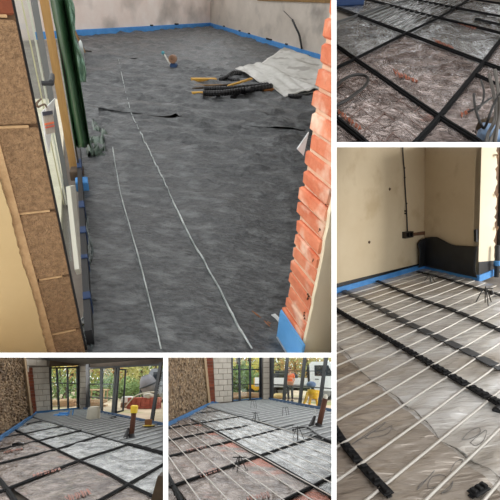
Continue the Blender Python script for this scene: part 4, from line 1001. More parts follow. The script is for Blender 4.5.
members(D, rpl, t, [('frame_jamb', bar4(87.2, 364, 88, 410, 5.0)), ('post', bar4(102.2, 367, 102, 412.5, 2.4)), ('door_jamb', bar4(119.3, 366, 114.6, 415, 2.0)), ('door_edge', bar4(116.6, 366.2, 113, 414.6, 1.6)),
                    ('transom', [(89, 383.6), (117, 383.6), (117, 384.8), (89, 384.7)]), ('transom', [(89, 396.4), (116, 398), (116, 399.2), (89, 397.4)]), ('head', [(88, 367.6), (163, 363.6), (163, 365.4), (88, 369.2)]),
                    ('frame_jamb', bar4(161.8, 362, 152.2, 423, 2.9)), ('transom', [(156, 385.6), (170, 384.6), (170, 386), (156, 386.8)]), ('threshold', [(88, 409.4), (170, 426.5), (170, 428.2), (88, 411)])], GREYAL, .045)
for q in ([(89.6, 369), (101, 368.6), (101, 411), (90.4, 409.6)], [(103.4, 368.5), (115.6, 368), (112.2, 414), (103.2, 412)], [(163, 365), (172, 365), (172, 424), (154, 422)]): pane(D, rpl, t, q)
# the open leaf, swung outwards
oa = D.on(rpl, 117.5, 414.6); ob = oa-rpl[1]*.9+(r1-r0).normalized()*.55
t2 = thing(D, 'open_door_leaf', 'open glazed door leaf swung out into the garden', 'door', oa)
lp = D.wall(oa, ob)
for nm, q in (('stile', bar4(125.8, 369, 123.2, 411, 1.6)), ('stile', bar4(119.5, 368, 116.4, 414, 1.0)), ('rail', [(119, 368.5), (126, 369), (126, 370.4), (119, 370)]), ('rail', [(116, 411.6), (123.6, 409.6), (123.6, 411.2), (116, 413.6)])):
    pprism(D, lp, q, .05).build(nm, GREYAL, D, t2)
pprism(D, lp, [(120, 370), (125, 370), (122.6, 411), (117, 413)], .012, .02).build('glass_pane', glassmat(), D, t2)
stripwall(D, rpl, [(80, 354), (170, 348), (170, 363.6), (80, 368)], BEAM, -.3, 'trim_9')
# sloping soffit boards
sa = D.on(w1pl, 46, 360); sb = D.on(w1pl, 82, 364.5); sc_ = D.on(rpl, 163, 358.6)
ts = struct(thing(D, 'ceiling', 'grey boarded ceiling over the bottom left room', 'ceiling', sb))
dv = (sc_-sb); fw = V((0, -1, .10))
for k in range(14):
    a = sb.lerp(sc_, k/14); b = sb.lerp(sc_, (k+.93)/14)
    MB().prism([a, b, b+fw*4, a+fw*4], Z*.05).build('board', CEIL, D, ts)
for k in range(6):
    a = sa.lerp(sb, k/6); b = sa.lerp(sb, (k+.93)/6)
    MB().prism([a, b, b+fw*4, a+fw*4], Z*.05).build('board', CEIL, D, ts)
edging(D, 'blue foam edging strip along the stone wall, bottom left room', d0+(d0-d1)*.3+dpl[1]*.06, d1+dpl[1]*.06, .11, .06, dpl[1], BLUED)
edging(D, 'blue foam edging strip under the pale block wall and left window, bottom left room', b0+bpl[1]*.05, w1+w1pl[1]*.05, .11, .06, bpl[1], BLUED)
edging(D, 'blue foam edging strip along the glazed doors, bottom left room', r0+rpl[1]*.1, r0+(r1-r0)*1.1+rpl[1]*.1, .11, .05, rpl[1], mat('blue_grey_foam', (74, 98, 128), (60, 82, 110), sc=4, rough=.75))
DR = [((29, 424.4), (41, 422)), ((0, 439), (62, 427)), ((0, 450.5), (81, 431.5)), ((0, 465), (110, 434)), ((0, 494), (127, 446)), ((105, 499), (163, 466))]
DS = [((-30, 462), (0, 482)), ((11.7, 429), (150, 496.5)), ((32.4, 418), (163, 455))]
foilfloor(D, DR, DS, None, 'bottom left room', ['left', 'right'], (d0+dpl[1]*.05, dpl[1]))
o = foilpanel(D, [D.F(-40, 452), D.F(-4, 479.5), D.F(14, 503), D.F(-40, 520)], FDB, 'brownish foil panel in the front left corner, bottom left room', n=24, sc=1, o=33)
ordn = ('first', 'second', 'third', 'fourth', 'fifth', 'sixth')
for k, px in enumerate(([(27, 425), (41, 422)], [(-4, 440), (30, 433.5), (62, 427)], [(-4, 451.4), (36, 442.4), (81, 431.3), (89, 429.5)], [(-4, 466), (56, 450.5), (90, 439.7), (110, 433.8)], [(-4, 495.5), (79, 462), (127, 446)], [(98, 503), (105, 499.5), (163, 466), (170, 461)])):
    frail(D, '%s black rail from the stone wall lying across the foil, bottom left room' % ordn[k], px, (.10, .11, .11, .10, .08, .07)[k], h=.012)
frail(D, 'long black cross rail from the wall corner to the front, bottom left room', [(11.7, 429), (38.7, 442.4), (55, 450), (79, 462), (105, 473), (128.6, 486.6), (152, 498), (160, 502)], .055, h=.012)
frail(D, 'black cross rail in the front left corner, bottom left room', [(-4, 479.5), (0, 482), (12.6, 500), (15, 504)], .06, h=.012)
frail(D, 'black edge rail between foil and grey floor, bottom left room', [(127, 445.4), (138, 447.6), (163, 454.6), (170, 456.6)], .13)
for lab, q in (('orange print beside the fifth black rail, bottom left room', [(32, 474), (60, 466.5), (61.5, 470), (33, 478)]), ('orange print at the front edge of the foil, bottom left room', [(64, 496), (88, 488), (92, 494), (66, 503)]), ('orange print on the far left foil by the stone wall, bottom left room', [(3, 451.5), (22, 447.5), (23, 449), (4, 453.5)])):
    printpatch(D, lab, q, .035, n=8)
# grey insulated floor with pipes
def pipebed(room, poly, sa, sb, spread, n, label, grp, wallcuts, r=.03):
    q = poly; mb = MB().prism(q, Z*.03)
    tag(mb.build('insulation_board', SCREED, room, cuts=wallcuts), label, 'insulation')
    for k in range(n):
        f = (k+.5)/n; a = sa[0].lerp(sa[1], f); b = sb[0].lerp(sb[1], f)
        o_ = MB().tube([a.lerp(b, i/24)+Z*(.05+.006*noise.noise(V((k*3, i*.7, 0))))+V((0, .03*noise.noise(V((k*2.2, i*.5, 7))), 0)) for i in range(25)], r, 6).build('floor_pipe', PIPEG, room, cuts=wallcuts, smooth=True)
        tag(o_, grp[0] % ORD[k], 'pipe', grp[1])
sd3 = side(D.F(32.4, 418), D.F(163, 455)); sd3 = sd3 if sd3.y > 0 else -sd3
dc = [(D.F(32.4, 418), sd3), (w0+w1pl[1]*.12, w1pl[1]), (r0+rpl[1]*.14, rpl[1])]
pipebed(D, [D.F(30, 417), D.F(175, 460), D.F(240, 425), D.F(90, 404), D.F(36, 409)], (D.F(28, 416.5), D.F(150, 455)), (D.F(95, 406), D.F(230, 430)), 1, 26, 'grey insulated floor in front of the glazed doors, bottom left room',
        ('%s light grey pipe from the left corner on the grey floor, bottom left room', 'pipes on the grey floor, bottom left room'), dc, .014)
frail(D, 'long dark clip rail across the grey floor, bottom left room', [(62, 427), (90, 423), (120, 428), (163, 440)], .07) if False else None
# things on D's floor
p = D.F(62, 416.5); t = thing(D, 'blue_offcuts', 'blue foam offcuts stacked on the far grey floor', 'foam', p)
MB().box(p, V((.24, .03, 0)), V((-.02, .2, 0)), Z*.09, .02).build('offcut', BLUE, D, t); MB().box(p+V((.03, .05, .09)), V((.17, .02, 0)), V((-.02, .1, 0)), Z*.05, .015).build('offcut', BLUE, D, t)
for k, x in enumerate((.2, .36)): MB().tube([p+V((x, .1, .02)), p+V((x+.01, .1, .26))], .022, 7).build('upright_offcut', BLUE, D, t)
p = D.F(93, 420); t = thing(D, 'white_sack', 'pale sack standing on the grey floor before the middle post', 'sack', p)
SACK = mat('pale_sack', (206, 202, 186), (186, 182, 166), sc=3, rough=.7, bump=.3)
mb = MB(); 
for sx, sy, z, q in (()): pass
def sackfn(u, v):
    a = u*2*PI; r = .235*(1-.12*v**3)*(1+.07*noise.noise(V((math.cos(a)*2, math.sin(a)*2, v*3)))); c = max(abs(math.cos(a)), abs(math.sin(a)))**.6
    return p+V((math.cos(a)*r/c*.95, math.sin(a)*r/c*.6, .42*v))
MB().grid(sackfn, 24, 8).build('sack_body', SACK, D, t, smooth=True)
MB().ball(p+Z*.42, .21, 12, (.95, .6, .2), .3).build('folded_top', SACK, D, t, smooth=True)
p = D.F(113, 419); tag(MB().tube(smoothline([p+V((math.cos(a/8*2*PI)*.1, math.sin(a/8*2*PI)*.2, .05)) for a in range(8)]+[p+V((.1, 0, .08)), p+V((-.16, .1, .05))], 3), .014, 6).build('pipe_coil', CABM, D, smooth=True), 'small dark coil of pipe on the grey floor before the door post', 'pipe')
POST = mat('rusty_post', (92, 54, 34), (66, 38, 26), sc=3, rough=.85, bump=.2)
p = D.F(131, 439); q = D.at(134.2, 409.5, math.hypot(p.x, p.y)); t = thing(D, 'service_post', 'brown post with yellow cap and black foot, bottom left room', 'post', p)
MB().tube([p, q], .062, 12).build('post', POST, D, t, smooth=True)
MB().lathe(q, (q-p), [(.07, -.08), (.085, -.07), (.095, .08), (.05, .1)], 12).build('cap', mat('yellow_cap', (232, 196, 50), rough=.5), D, t)
MB().lathe(p, (0, 0, 1), [(.13, 0), (.125, .03), (.09, .05), (.07, .12)], 12).build('foot', BLACKP, D, t)
b_ = D.F(125, 440); MB().tube([b_+Z*.03, D.at(128.4, 428.5, math.hypot(p.x, p.y))], [.06, .03], 8).build('leaning_sleeve', BLACKP, D, t)
p = D.F(148.5, 428); t = thing(D, 'yellow_tray', 'black and yellow tray with a brown box on it, right of the post', 'tray', p)
MB().lathe(p, (0, 0, 1), [(.13, 0), (.19, .02), (.19, .06), (.16, .06)], 16).build('tray', BLACKP, D, t); MB().lathe(p+Z*.06, (0, 0, 1), [(.17, 0), (.18, .015), (.05, .025)], 16).build('rim', mat('yellow_rim', (206, 176, 60), rough=.5), D, t)
tag(MB().box(p+V((-.02, .03, .085)), V((.1, .01, 0)), V((-.01, .07, 0)), Z*.15, .01).build('brown_box', mat('brown_card', (122, 84, 54), rough=.8), D), 'brown box standing on the black and yellow tray', 'box')
p = D.F(17, 446.5); t = thing(D, 'rolled_membrane', 'black roll with a white end lying on the foil by the stone wall', 'roll', p)
MB().tube([p+V((-.12, .03, .03)), p+V((0, .04, .045)), p+V((.13, .0, .03))], [.03, .045, .03], 9).build('roll', BLACKP, D, t, smooth=True); MB().tube([p+V((-.04, .08, .05)), p+V((.09, .07, .05))], .025, 7).build('white_end', CLR, D, t)
p = D.F(160, 512); q = D.at(162.6, 476, math.hypot(p.x, p.y)); dx = V((1, .1, 0)).normalized()*.09
tag(MB().add([p-dx*1.5, p+dx*3, p+dx*3+V((0, .2, 0)), p-dx*1.5+V((0, .2, 0)), q-dx*.6, q+dx*3, q+dx*3+V((0, .2, 0)), q-dx*.6+V((0, .2, 0))], [(0, 1, 2, 3), (4, 5, 6, 7), (0, 1, 5, 4), (1, 2, 6, 5), (2, 3, 7, 6), (3, 0, 4, 7)]).build('timber_board', mat('dark_brown_timber', (72, 56, 36)), D), 'dark brown board standing at the front right corner, bottom left room', 'timber')
# garden of D
def ground(room, z=-.02):
    y0 = 18
    return struct(MB().prism([V((-60, 14, z-.2)), V((60, 14, z-.2)), V((60, 90, z-.2)), V((-60, 90, z-.2))], Z*.2).build('ground', GROUND, room, cuts=[]))
gD = MB().prism([w0-w1pl[1]*.4+(w0-w1)*4-Z*.2, w1-w1pl[1]*.4-Z*.2, r1-rpl[1]*.4+(r1-r0)*3-Z*.2, V((60, 90, -.2)), V((-90, 90, -.2))], Z*.18)
struct(gD.build('ground', GROUND, D))
for k, (px, d, w, h, h0, m, lab) in enumerate(((52, 36, 3.2, 3.6, 1.4, LY, 'yellow autumn tree seen through the left pane of the left window'), (60, 33, 3.5, 1.55, .3, LG, 'low green bush seen in the left window'), (64, 44, 5, 5.5, 1.5, LO, 'olive tree behind the left window'), (74, 46, 5, 6, 1.2, LY, 'yellow tree seen in the right panes of the left window'),
     (95, 40, 4.5, 5, 1.6, LB, 'orange-brown tree seen left of the middle door post'), (108, 42, 5, 5.5, .8, LO, 'olive tree seen right of the middle door post'), (122, 48, 7, 7.5, 1, LY, 'large yellow hedge tree seen past the open leaf'), (136, 46, 7, 7, .8, LO, 'pale olive tree in the middle of the door opening'), (150, 44, 7, 8, 1.8, LO, 'tall olive tree behind the grey mixer'), (165, 46, 6, 7, 1.5, LG, 'dark green tree at the far right of the doors'),
     (133, 31, 2.6, 1.1, .1, LG, 'low green shrub in the middle of the door opening'), (97, 30, 3, .9, .1, LG, 'low green shrub seen left of the middle door post'), (112, 34, 3, 1.4, .1, LG, 'green bush seen through the closed door'))):
    tree(D, px, d, w, h, h0, m, lab+', bottom left room', n=1500 if w > 4 else 900, ls=.28 if w > 4 else .2, seed=k)
HEDGE = leafmat('hedge_leaves', (190, 186, 110), (138, 144, 82))
def hedge(room, x0, x1, d, h, label, seed, m=None):
    rn = random.Random(seed); a = room.at(x0, 430, d); b = room.at(x1, 430, d); a.z = b.z = 0; mb = MB(); n_ = (b-a).cross(Z).normalized()
    for k in range(5200):
        u = rn.random(); z = rn.random()*h*(1+.25*noise.noise(V((u*9, seed, 0)))); o = a.lerp(b, u)+n_*rn.uniform(-1, 1)*1.2+Z*z
        q = V((rn.uniform(-1, 1), rn.uniform(-1, 1), rn.uniform(-1, 1))).normalized(); c = q.orthogonal().normalized(); s = rn.uniform(.3, .62)
        mb.add([o-q*s*.5, o+c*s*.35, o+q*s*.5, o-c*s*.35], [(0, 1, 2, 3)])
    t = thing(room, 'hedge', label, 'hedge', (a+b)/2)
    mb.build('hedge_foliage', m or HEDGE, room, t, fixn=False, kind='stuff')
    mb = MB(); 
    for k in range(9): p = a.lerp(b, (k+.5)/9); MB().tube([p, p+Z*h*.8], .08, 6).build('stem', MC['tree_bark'], room, t)
hedge(D, 38, 178, 54, 6.5, 'tall autumn hedge closing the garden, bottom left room', 3)
BRD = mat('stacked_red_brick', (186, 104, 88), (158, 80, 66), sc=4, rough=.9, rnd=.18)
p = D.at(146, 411, 21.5); p.z = 0; t = thing(D, 'brick_stack', 'stack of red bricks with white wrapping outside the doors', 'brick stack', p)
for r in range(5):
    for c in range(7):
        for e_ in range(2):
            MB().box(p+V((-.75+.22*c+.02*random.random(), -.2+.3*e_, .1*r)), V((.1, .01, 0)), V((0, .14, 0)), Z*.09).build('brick', BRD, D, t)
MB().ball(p+V((.12, -.1, .56)), .26, 10, (1.0, 1, .6), .5).build('wrapping', SACK, D, t, smooth=True)
MB().tube(smoothline([p+V((-.9, -.4, .1)), p+V((-.5, -.4, .55)), p+V((.0, -.35, .72)), p+V((.5, -.3, .75))]), .03, 6).build('strap', SACK, D, t)
p = D.at(126.6, 406.5, 22.5); p.z = 0; t = thing(D, 'white_container', 'white container on a brown base outside beside the open leaf', 'container', p)
MB().box(p, V((.25, 0, 0)), V((0, .2, 0)), Z*.22, .02).build('base', mat('brown_base', (130, 96, 70), rough=.8), D, t); MB().box(p+Z*.22, V((.24, 0, 0)), V((0, .2, 0)), Z*.3, .04).build('body', mat('white_plastic', (224, 222, 216), rough=.5), D, t)
# grey mixer
p = D.at(149, 402, 26); p.z = 0; t = thing(D, 'cement_mixer', 'grey drum cement mixer standing in the garden, bottom left room', 'mixer', p)
MIX = mat('mixer_grey', (120, 120, 124), (96, 96, 100), sc=2, rough=.5)
ax = V((-.35, -.2, 1)).normalized(); c = p+Z*.75
MB().lathe(c, ax, [(.25, -.1), (.45, 0), (.52, .3), (.42, .62), (.26, .85), (.24, .85), (.35, .6)], 18).build('drum', MIX, D, t, smooth=True)
MB().lathe(c+ax*.24, ax, [(.53, 0), (.56, .02), (.56, .08), (.53, .1)], 18).build('ring_gear', GREYAL, D, t)
for s in (-1, 1): MB().tube([c+V((s*.55, 0, .1)), p+V((s*.45, .4, 0))], .04, 6).build('leg', GREYAL, D, t); MB().tube([c+V((s*.55, 0, .1)), p+V((s*.5, -.5, 0))], .04, 6).build('leg', GREYAL, D, t)
MB().box(p+V((.5, .1, .5)), V((.18, 0, 0)), V((0, .25, 0)), Z*.45, .05).build('motor_box', MIX, D, t)
MB().lathe(p+V((-.5, .5, .2)), (1, 0, 0), [(.2, -.05), (.2, .05)], 12).build('wheel', BLACKP, D, t); MB().lathe(p+V((.5, .5, .2)), (1, 0, 0), [(.2, -.05), (.2, .05)], 12).build('wheel', BLACKP, D, t)
def vehicle(room, name, label, cat, p, dx, sc, body, kind):
    """p: ground point under the tail, dx: unit vector towards the nose."""
    dy = Z.cross(dx); t = thing(room, name, label, cat, p); f = lambda x, y, z: p+(dx*x+dy*y+Z*z)*sc
    def prof(pts, y0, y1): return MB().prism([f(x, y0, z) for x, z in pts], dy*(y1-y0)*sc)
    TY = mat('tyre', (30, 30, 30), rough=.8); WIN = mat('vehicle_glass', (40, 46, 52), rough=.12); HUB = mat('wheel_hub', (170, 170, 170), rough=.4, metal=.5)
    if kind == 'truck':
        b = prof([(4.1, .55), (4.1, 2.2), (4.25, 2.32), (5.5, 2.32), (5.95, 1.45), (6.05, .55)], -1, 1).build('cab', body, room, t)
        for y0, y1 in ((-1.02, -.99), (.99, 1.02)):
            prof([(4.45, 1.45), (4.45, 2.1), (5.4, 2.1), (5.7, 1.45)], y0, y1).build('side_window', WIN, room, t)
            prof([(4.4, .6), (4.4, 1.36), (5.75, 1.36), (5.8, .6)], y0*.995, y1*.995).build('door', body, room, t); dr_ = [c for c in t.children if c.name.startswith('door')]
            MB().box(f(4.6, (y0+y1)/2*1.02, 1.22), dx*.12*sc, dy*.02*sc, Z*.05*sc).build('door_handle', TY, room, dr_[-1] if dr_ else t)
            MB().box(f(5.75, (y0+y1)/2*1.18, 1.5), dx*.04*sc, dy*.1*sc, Z*.35*sc, .02).build('mirror', TY, room, t)
        MB().add([f(5.56, -.9, 2.2), f(5.56, .9, 2.2), f(5.93, .9, 1.5), f(5.93, -.9, 1.5), f(5.6, -.9, 2.22), f(5.6, .9, 2.22), f(5.97, .9, 1.52), f(5.97, -.9, 1.52)], [(0, 1, 2, 3), (4, 5, 6, 7), (0, 1, 5, 4), (1, 2, 6, 5), (2, 3, 7, 6), (3, 0, 4, 7)]).build('windscreen', WIN, room, t)
        prof([(0, .7), (0, .9), (4.1, .9), (4.1, .7)], -1.05, 1.05).build('deck', HUB, room, t)
        for y in (-1.05, 1.0): prof([(0, .9), (0, 1.3), (3.95, 1.3), (3.95, .9)], y, y+.05).build('side_board', body, room, t)
        prof([(0, .9), (0, 1.3), (.06, 1.3), (.06, .9)], -1, 1).build('tail_board', body, room, t)
        prof([(3.9, .9), (3.9, 2.1), (3.98, 2.1), (3.98, .9)], -1, 1).build('headboard', GREYAL, room, t)
        prof([(.1, .5), (.1, .7), (5.6, .7), (5.6, .5)], -.4, .4).build('chassis', TY, room, t)
        ws = (1.1, 5.2); r = .44
    else:
        prof([(0, .4), (0, 1.7), (.2, 1.95), (3.0, 1.95), (3.7, 1.2), (4.6, 1.0), (4.8, .4)], -.9, .9).build('body', body, room, t)
        for y0, y1 in ((-.92, -.89), (.89, .92)):
            prof([(2.0, 1.2), (2.0, 1.8), (2.95, 1.8), (3.5, 1.2)], y0, y1).build('side_window', WIN, room, t)
            prof([(.3, 1.2), (.3, 1.75), (1.8, 1.75), (1.8, 1.2)], y0, y1).build('side_window', WIN, room, t)
        prof([(-.05, .45), (-.05, .6), (4.85, .6), (4.85, .45)], -.93, .93).build('bumper', TY, room, t)
        ws = (.95, 3.8); r = .36
    for x in ws:
        for y in (-.95, .75): 
            w_ = MB().lathe(f(x, y, r), dy, [(r*.6*sc, 0), (r*.95*sc, 0), (r*sc, .05*sc), (r*sc, .18*sc), (r*.95*sc, .22*sc), (r*.6*sc, .22*sc)], 18).build('wheel', TY, room, t)
            MB().lathe(f(x, y-.02, r), dy, [(r*.2*sc, 0), (r*.58*sc, .0), (r*.58*sc, .26*sc), (r*.2*sc, .26*sc)], 14).build('hub', HUB, room, w_ or t)
    return t
p = D.at(153.5, 400, 27.5); p.z = 0
vehicle(D, 'grey_van', 'grey van parked outside at the right end of the doors, bottom left room', 'van', p, V((.98, -.2, 0)).normalized(), 1.0, mat('van_grey', (128, 134, 140), rough=.35), 'van')
for k, (px, d, l) in enumerate(((60, 24.8, 1.4), (73, 25.4, 1.6), (95, 24, 1.0))):
    p = D.at(px, 405, d); p.z = 0; t = thing(D, 'plank_pile', 'pale plank pile on the ground outside, %s, bottom left room' % ('left part of the left window', 'right part of the left window', 'left of the middle door post')[k], 'planks', p)
    for j in range(4): MB().box(p+V((random.uniform(-.1, .1), random.uniform(-.15, .15), .09*j)), V((l*.5, random.uniform(-.1, .1), 0)), V((0, .16, 0)), Z*.07).build('plank', mat('weathered_plank', (204, 172, 138), (176, 140, 108), sc=2, rough=.9, rnd=.1), D, t)
p = D.at(97, 401, 28); p.z = 0; t = thing(D, 'garden_table', 'small garden table seen left of the middle door post', 'table', p)
MB().box(p+Z*.7, V((.6, 0, 0)), V((0, .4, 0)), Z*.06).build('table_top', mat('weathered_plank', (204, 172, 138)), D, t)
for sx in (-1, 1):
    for sy in (-1, 1): MB().tube([p+V((sx*.5, sy*.3, 0)), p+V((sx*.5, sy*.3, .7))], .04, 6).build('leg', MC['weathered_plank'], D, t)
#END_D
# ------------------------------------------------------------------ E
e0, e1 = E.F(168, 425), E.F(208, 405)
struct(MB().prism([E.F(100, 520)-Z*.12, E.F(120, 420)-Z*.12, E.F(208, 400)-Z*.12, E.F(260, 397)-Z*.12, E.F(420, 420)-Z*.12, E.F(420, 520)-Z*.12], Z*.06).build('floor', CONCR, E))
epl, ewl = stonewall(E, e0, e1, 3, (202, 350), 'E')
pprism(E, epl, [(201, 350), (203.4, 350), (209, 405), (206.8, 405.5)], .05, .05).build('edge_bead', BEAD, E, ewl)
f0, f1, fpl = wallline(E, (208, 404), (232, 402.6))
wb2 = struct(pprism(E, fpl, [(198, 346), (231.6, 346), (232, 402.8), (206, 404.6)], -.3).build('wall_back', CMOR, E))
lattice(E, fpl, (212.4, 352), (231, 352), (231.6, 401.5), (215, 402.5), 9, 2, wb2, CBLK, .03, 'block')
lattice(E, fpl, (204.2, 352), (212, 352), (214.6, 402.5), (208.6, 403.2), 16, 1, wb2, RBK, .05, 'brick', stag=False)
x0, x1, x1pl = wallline(E, (231.5, 402.6), (262, 399.6))
t = struct(thing(E, 'window_1', 'black framed window beside the pale block wall, bottom middle room', 'window', x0))
members(E, x1pl, t, [('post', bar4(231.6, 350, 232, 402, 1.2)), ('post', bar4(238.8, 350, 239.4, 401.5, 1.7)), ('post', bar4(249.7, 350, 249.8, 400.6, 1.7)), ('frame_jamb', bar4(261.2, 350, 261, 399.6, 4.2)),
                    ('transom', [(231, 368.8), (260, 368.8), (260, 370.2), (231, 370.2)]), ('transom', [(231, 384), (260, 384), (260, 384.7), (231, 384.7)]), ('sill', [(232, 401.2), (260, 398.6), (260, 399.7), (232, 402.6)])], GREYAL, .045)
for q in ((232, 238), (239.6, 249), (250.5, 259)): pane(E, x1pl, t, [(q[0], 350), (q[1], 350), (q[1], 400), (q[0], 401.4)])
y0_, y1_, ypl = wallline(E, (262, 400), (271, 400))
wp2 = struct(pprism(E, ypl, [(262.8, 350), (270, 350), (270, 400), (262.8, 400)], -.25).build('wall_back', CMOR, E))
lattice(E, ypl, (263.2, 352), (269.4, 352), (269.4, 399.4), (263.2, 399.6), 9, 1, wp2, CBLK, .03, 'block', stag=False)
z0_, z1_, zpl = wallline(E, (270, 399.8), (331, 411.5))
t = struct(thing(E, 'window_2', 'black framed glazed screen towards the truck, bottom middle room', 'window', z0_))
members(E, zpl, t, [('frame_jamb', bar4(272.2, 350, 271.4, 400, 4.4)), ('post', bar4(288.2, 352, 284.2, 402.6, 2.7)), ('post', bar4(306, 352, 300, 405.8, 2.9)), ('post', bar4(327.4, 352, 319.4, 409.6, 3.2)),
                    ('transom', [(272, 370.4), (340, 370.8), (340, 371.6), (272, 371.2)]), ('transom', [(272, 384), (340, 388.6), (340, 389.7), (272, 385)]), ('sill', [(272, 399), (340, 411.5), (340, 413), (272, 400.4)])], GREYAL, .045)
for a, b, c_, d_ in ((274.5, 286.6, 283, 273.6), (289.6, 304.4, 298.6, 285.6), (307.6, 325.6, 318, 301.6), (329, 340, 340, 321)): pane(E, zpl, t, [(a, 352), (b, 352), (c_, 404), (d_, 402)])
edging(E, 'blue foam edging strip along the stone wall, bottom middle room', e0+(e0-e1)*.3+epl[1]*.06, e1+epl[1]*.06, .11, .06, epl[1], BLUED)
edging(E, 'blue foam edging strip under the pale block wall and left window, bottom middle room', f0+fpl[1]*.05, x1+x1pl[1]*.05, .11, .06, fpl[1], BLUED)
edging(E, 'blue foam edging strip along the glazed screen, bottom middle room', z0_+zpl[1]*.1, z0_+(z1_-z0_)*1.2+zpl[1]*.1, .13, .05, zpl[1], mat('blue_grey_foam', (74, 98, 128)))
ER = [((199, 413.6), (219, 411.4)), ((168.6, 429), (242.5, 417)), ((168.6, 441.5), (272, 420)), ((168.6, 457.7), (293.6, 426)), ((174, 487.5), (312.5, 439)), ((290, 500), (330.5, 479))]
ES = [((140, 440), (168.6, 478.5)), ((192, 420), (330, 498)), ((209, 408), (331.5, 444.5))]
foilfloor(E, ER, ES, None, 'bottom middle room', ['left', 'right'], (e0+epl[1]*.05, epl[1]))
foilpanel(E, [E.F(130, 440), E.F(166, 476), E.F(181, 504), E.F(130, 520)], FDB, 'brownish foil panel in the front left corner, bottom middle room', n=24, sc=1, o=43)
for k, px in enumerate(([(197, 413.8), (219, 411.4)], [(166, 429.6), (205, 423), (242.5, 417)], [(166, 442.2), (205, 434), (250, 426), (272, 420)], [(166, 458.6), (210, 447.5), (250, 437.8), (293.6, 426)], [(168, 489.5), (174, 487.5), (212, 474), (250, 460.5), (312.5, 439)], [(284, 503), (290, 500), (330.5, 479), (338, 475)])):
    frail(E, '%s black rail from the stone wall lying across the foil, bottom middle room' % ordn[k], px, (.10, .11, .11, .10, .08, .07)[k], h=.012)
frail(E, 'long dark cross rail from the wall corner to the front, bottom middle room', [(192, 420), (219, 433.4), (244, 448.6), (263, 458.6), (290, 474), (330, 498), (338, 503)], .05, h=.012)
frail(E, 'black cross rail in the front left corner, bottom middle room', [(160, 462), (168.6, 478.5), (179.4, 500), (182, 506)], .06, h=.012)
frail(E, 'black edge rail between foil and grey floor, bottom middle room', [(311, 436.8), (331, 443.6), (338, 446)], .12)
se3 = side(E.F(209, 408), E.F(331.5, 444.5)); se3 = se3 if se3.y > 0 else -se3
ec = [(E.F(209, 408), se3), (x0+x1pl[1]*.2, x1pl[1]), (z0_+zpl[1]*.22, zpl[1])]
pipebed(E, [E.F(205, 406.5), E.F(345, 450), E.F(430, 420), E.F(268, 396), E.F(208, 401)], (E.F(203, 406), E.F(322, 445)), (E.F(270, 397), E.F(400, 420)), 1, 24, 'grey insulated floor in front of the glazed screen, bottom middle room',
        ('%s light grey pipe from the left corner on the grey floor, bottom middle room', 'pipes on the grey floor, bottom middle room'), ec, .014)
for lab, q in (('orange print left of the largest wire stand, bottom middle room', [(198, 473), (219, 466), (221, 470.5), (201, 478)]), ('orange print at the front edge of the foil, bottom middle room', [(246, 496), (268, 491), (271, 497), (248, 503)]), ('orange print between the third and fourth rails, bottom middle room', [(186, 449.5), (206, 445), (207, 447.5), (187, 452)])):
    printpatch(E, lab, q, .035, n=8)
# pipes over the foil, parallel to the cross rail
pa, pb = E.F(192, 420), E.F(330, 498); pv = (pb-pa).normalized(); ra, rb = E.F(174, 487.5), E.F(312.5, 439)
for k in range(1, 17):
    o_ = ra.lerp(rb, (k-.45)/12) if k < 12 else ra.lerp(rb, (k-.45)/12)
    pts = [o_+pv*s+Z*(.05+.006*noise.noise(V((k, s, 0)))) for s in [(-9+i*.45) for i in range(34)]]
    tag(MB().tube(pts, .008, 6).build('floor_pipe', PIPE, E, cuts=[(e0+epl[1]*.2, epl[1]), (E.F(209, 408), -se3)], smooth=True), '%s white heating pipe from the left over the foil, bottom middle room' % ORD[k-1], 'pipe', 'white pipes over the foil, bottom middle room')
for k, (px, h, s, lab) in enumerate((((239, 471), .30, .2, 'largest wire stand, on the front foil panel, bottom middle room'), ((202, 433), .45, .2, 'wire stand near the stone wall, bottom middle room'), ((255.5, 422), .42, .24, 'wire stand on the second silver panel end, bottom middle room'), ((285.5, 417), .5, .2, 'wire stand on the grey floor under the person, bottom middle room'), ((298, 441), .45, .26, 'wire stand left of the rusty post, bottom middle room'), ((253.5, 409), .5, .22, 'farthest wire stand, before the left window, bottom middle room'))):
    wirestand(E, lab, px, h*.62, s*.55, k % 2, .007)
p = E.F(318.5, 427.5); q = E.at(325.2, 398.5, math.hypot(p.x, p.y)); t = thing(E, 'service_post', 'rusty brown post with a pale top and black foot, bottom middle room', 'post', p)
MB().tube([p, q], .075, 12).build('post', POST, E, t, smooth=True); MB().lathe(q, q-p, [(.06, 0), (.07, .05), (.03, .12)], 12).build('pale_top', SACK, E, t)
MB().lathe(p, (0, 0, 1), [(.17, 0), (.16, .03), (.1, .06), (.08, .12)], 12).build('foot', BLACKP, E, t); MB().tube([E.F(311, 428)+Z*.03, E.at(314.8, 416, math.hypot(p.x, p.y))], [.08, .035], 8).build('leaning_sleeve', BLACKP, E, t)
MB().tube([E.at(314, 417, math.hypot(p.x, p.y)), E.at(315.2, 409, math.hypot(p.x, p.y))], .03, 8).build('white_pipe_end', CLR, E, t)
c0_ = E.F(300, 432); tag(MB().tube(smoothline([E.F(x, y, .06) for x, y in ((293, 430), (300, 427.5), (309, 428), (313, 431), (322, 437), (332, 441))], 6), .025, 7).build('pipe_tail', BLACKP, E, smooth=True), 'black pipe tail curving along the foil edge to the post, bottom middle room', 'pipe')
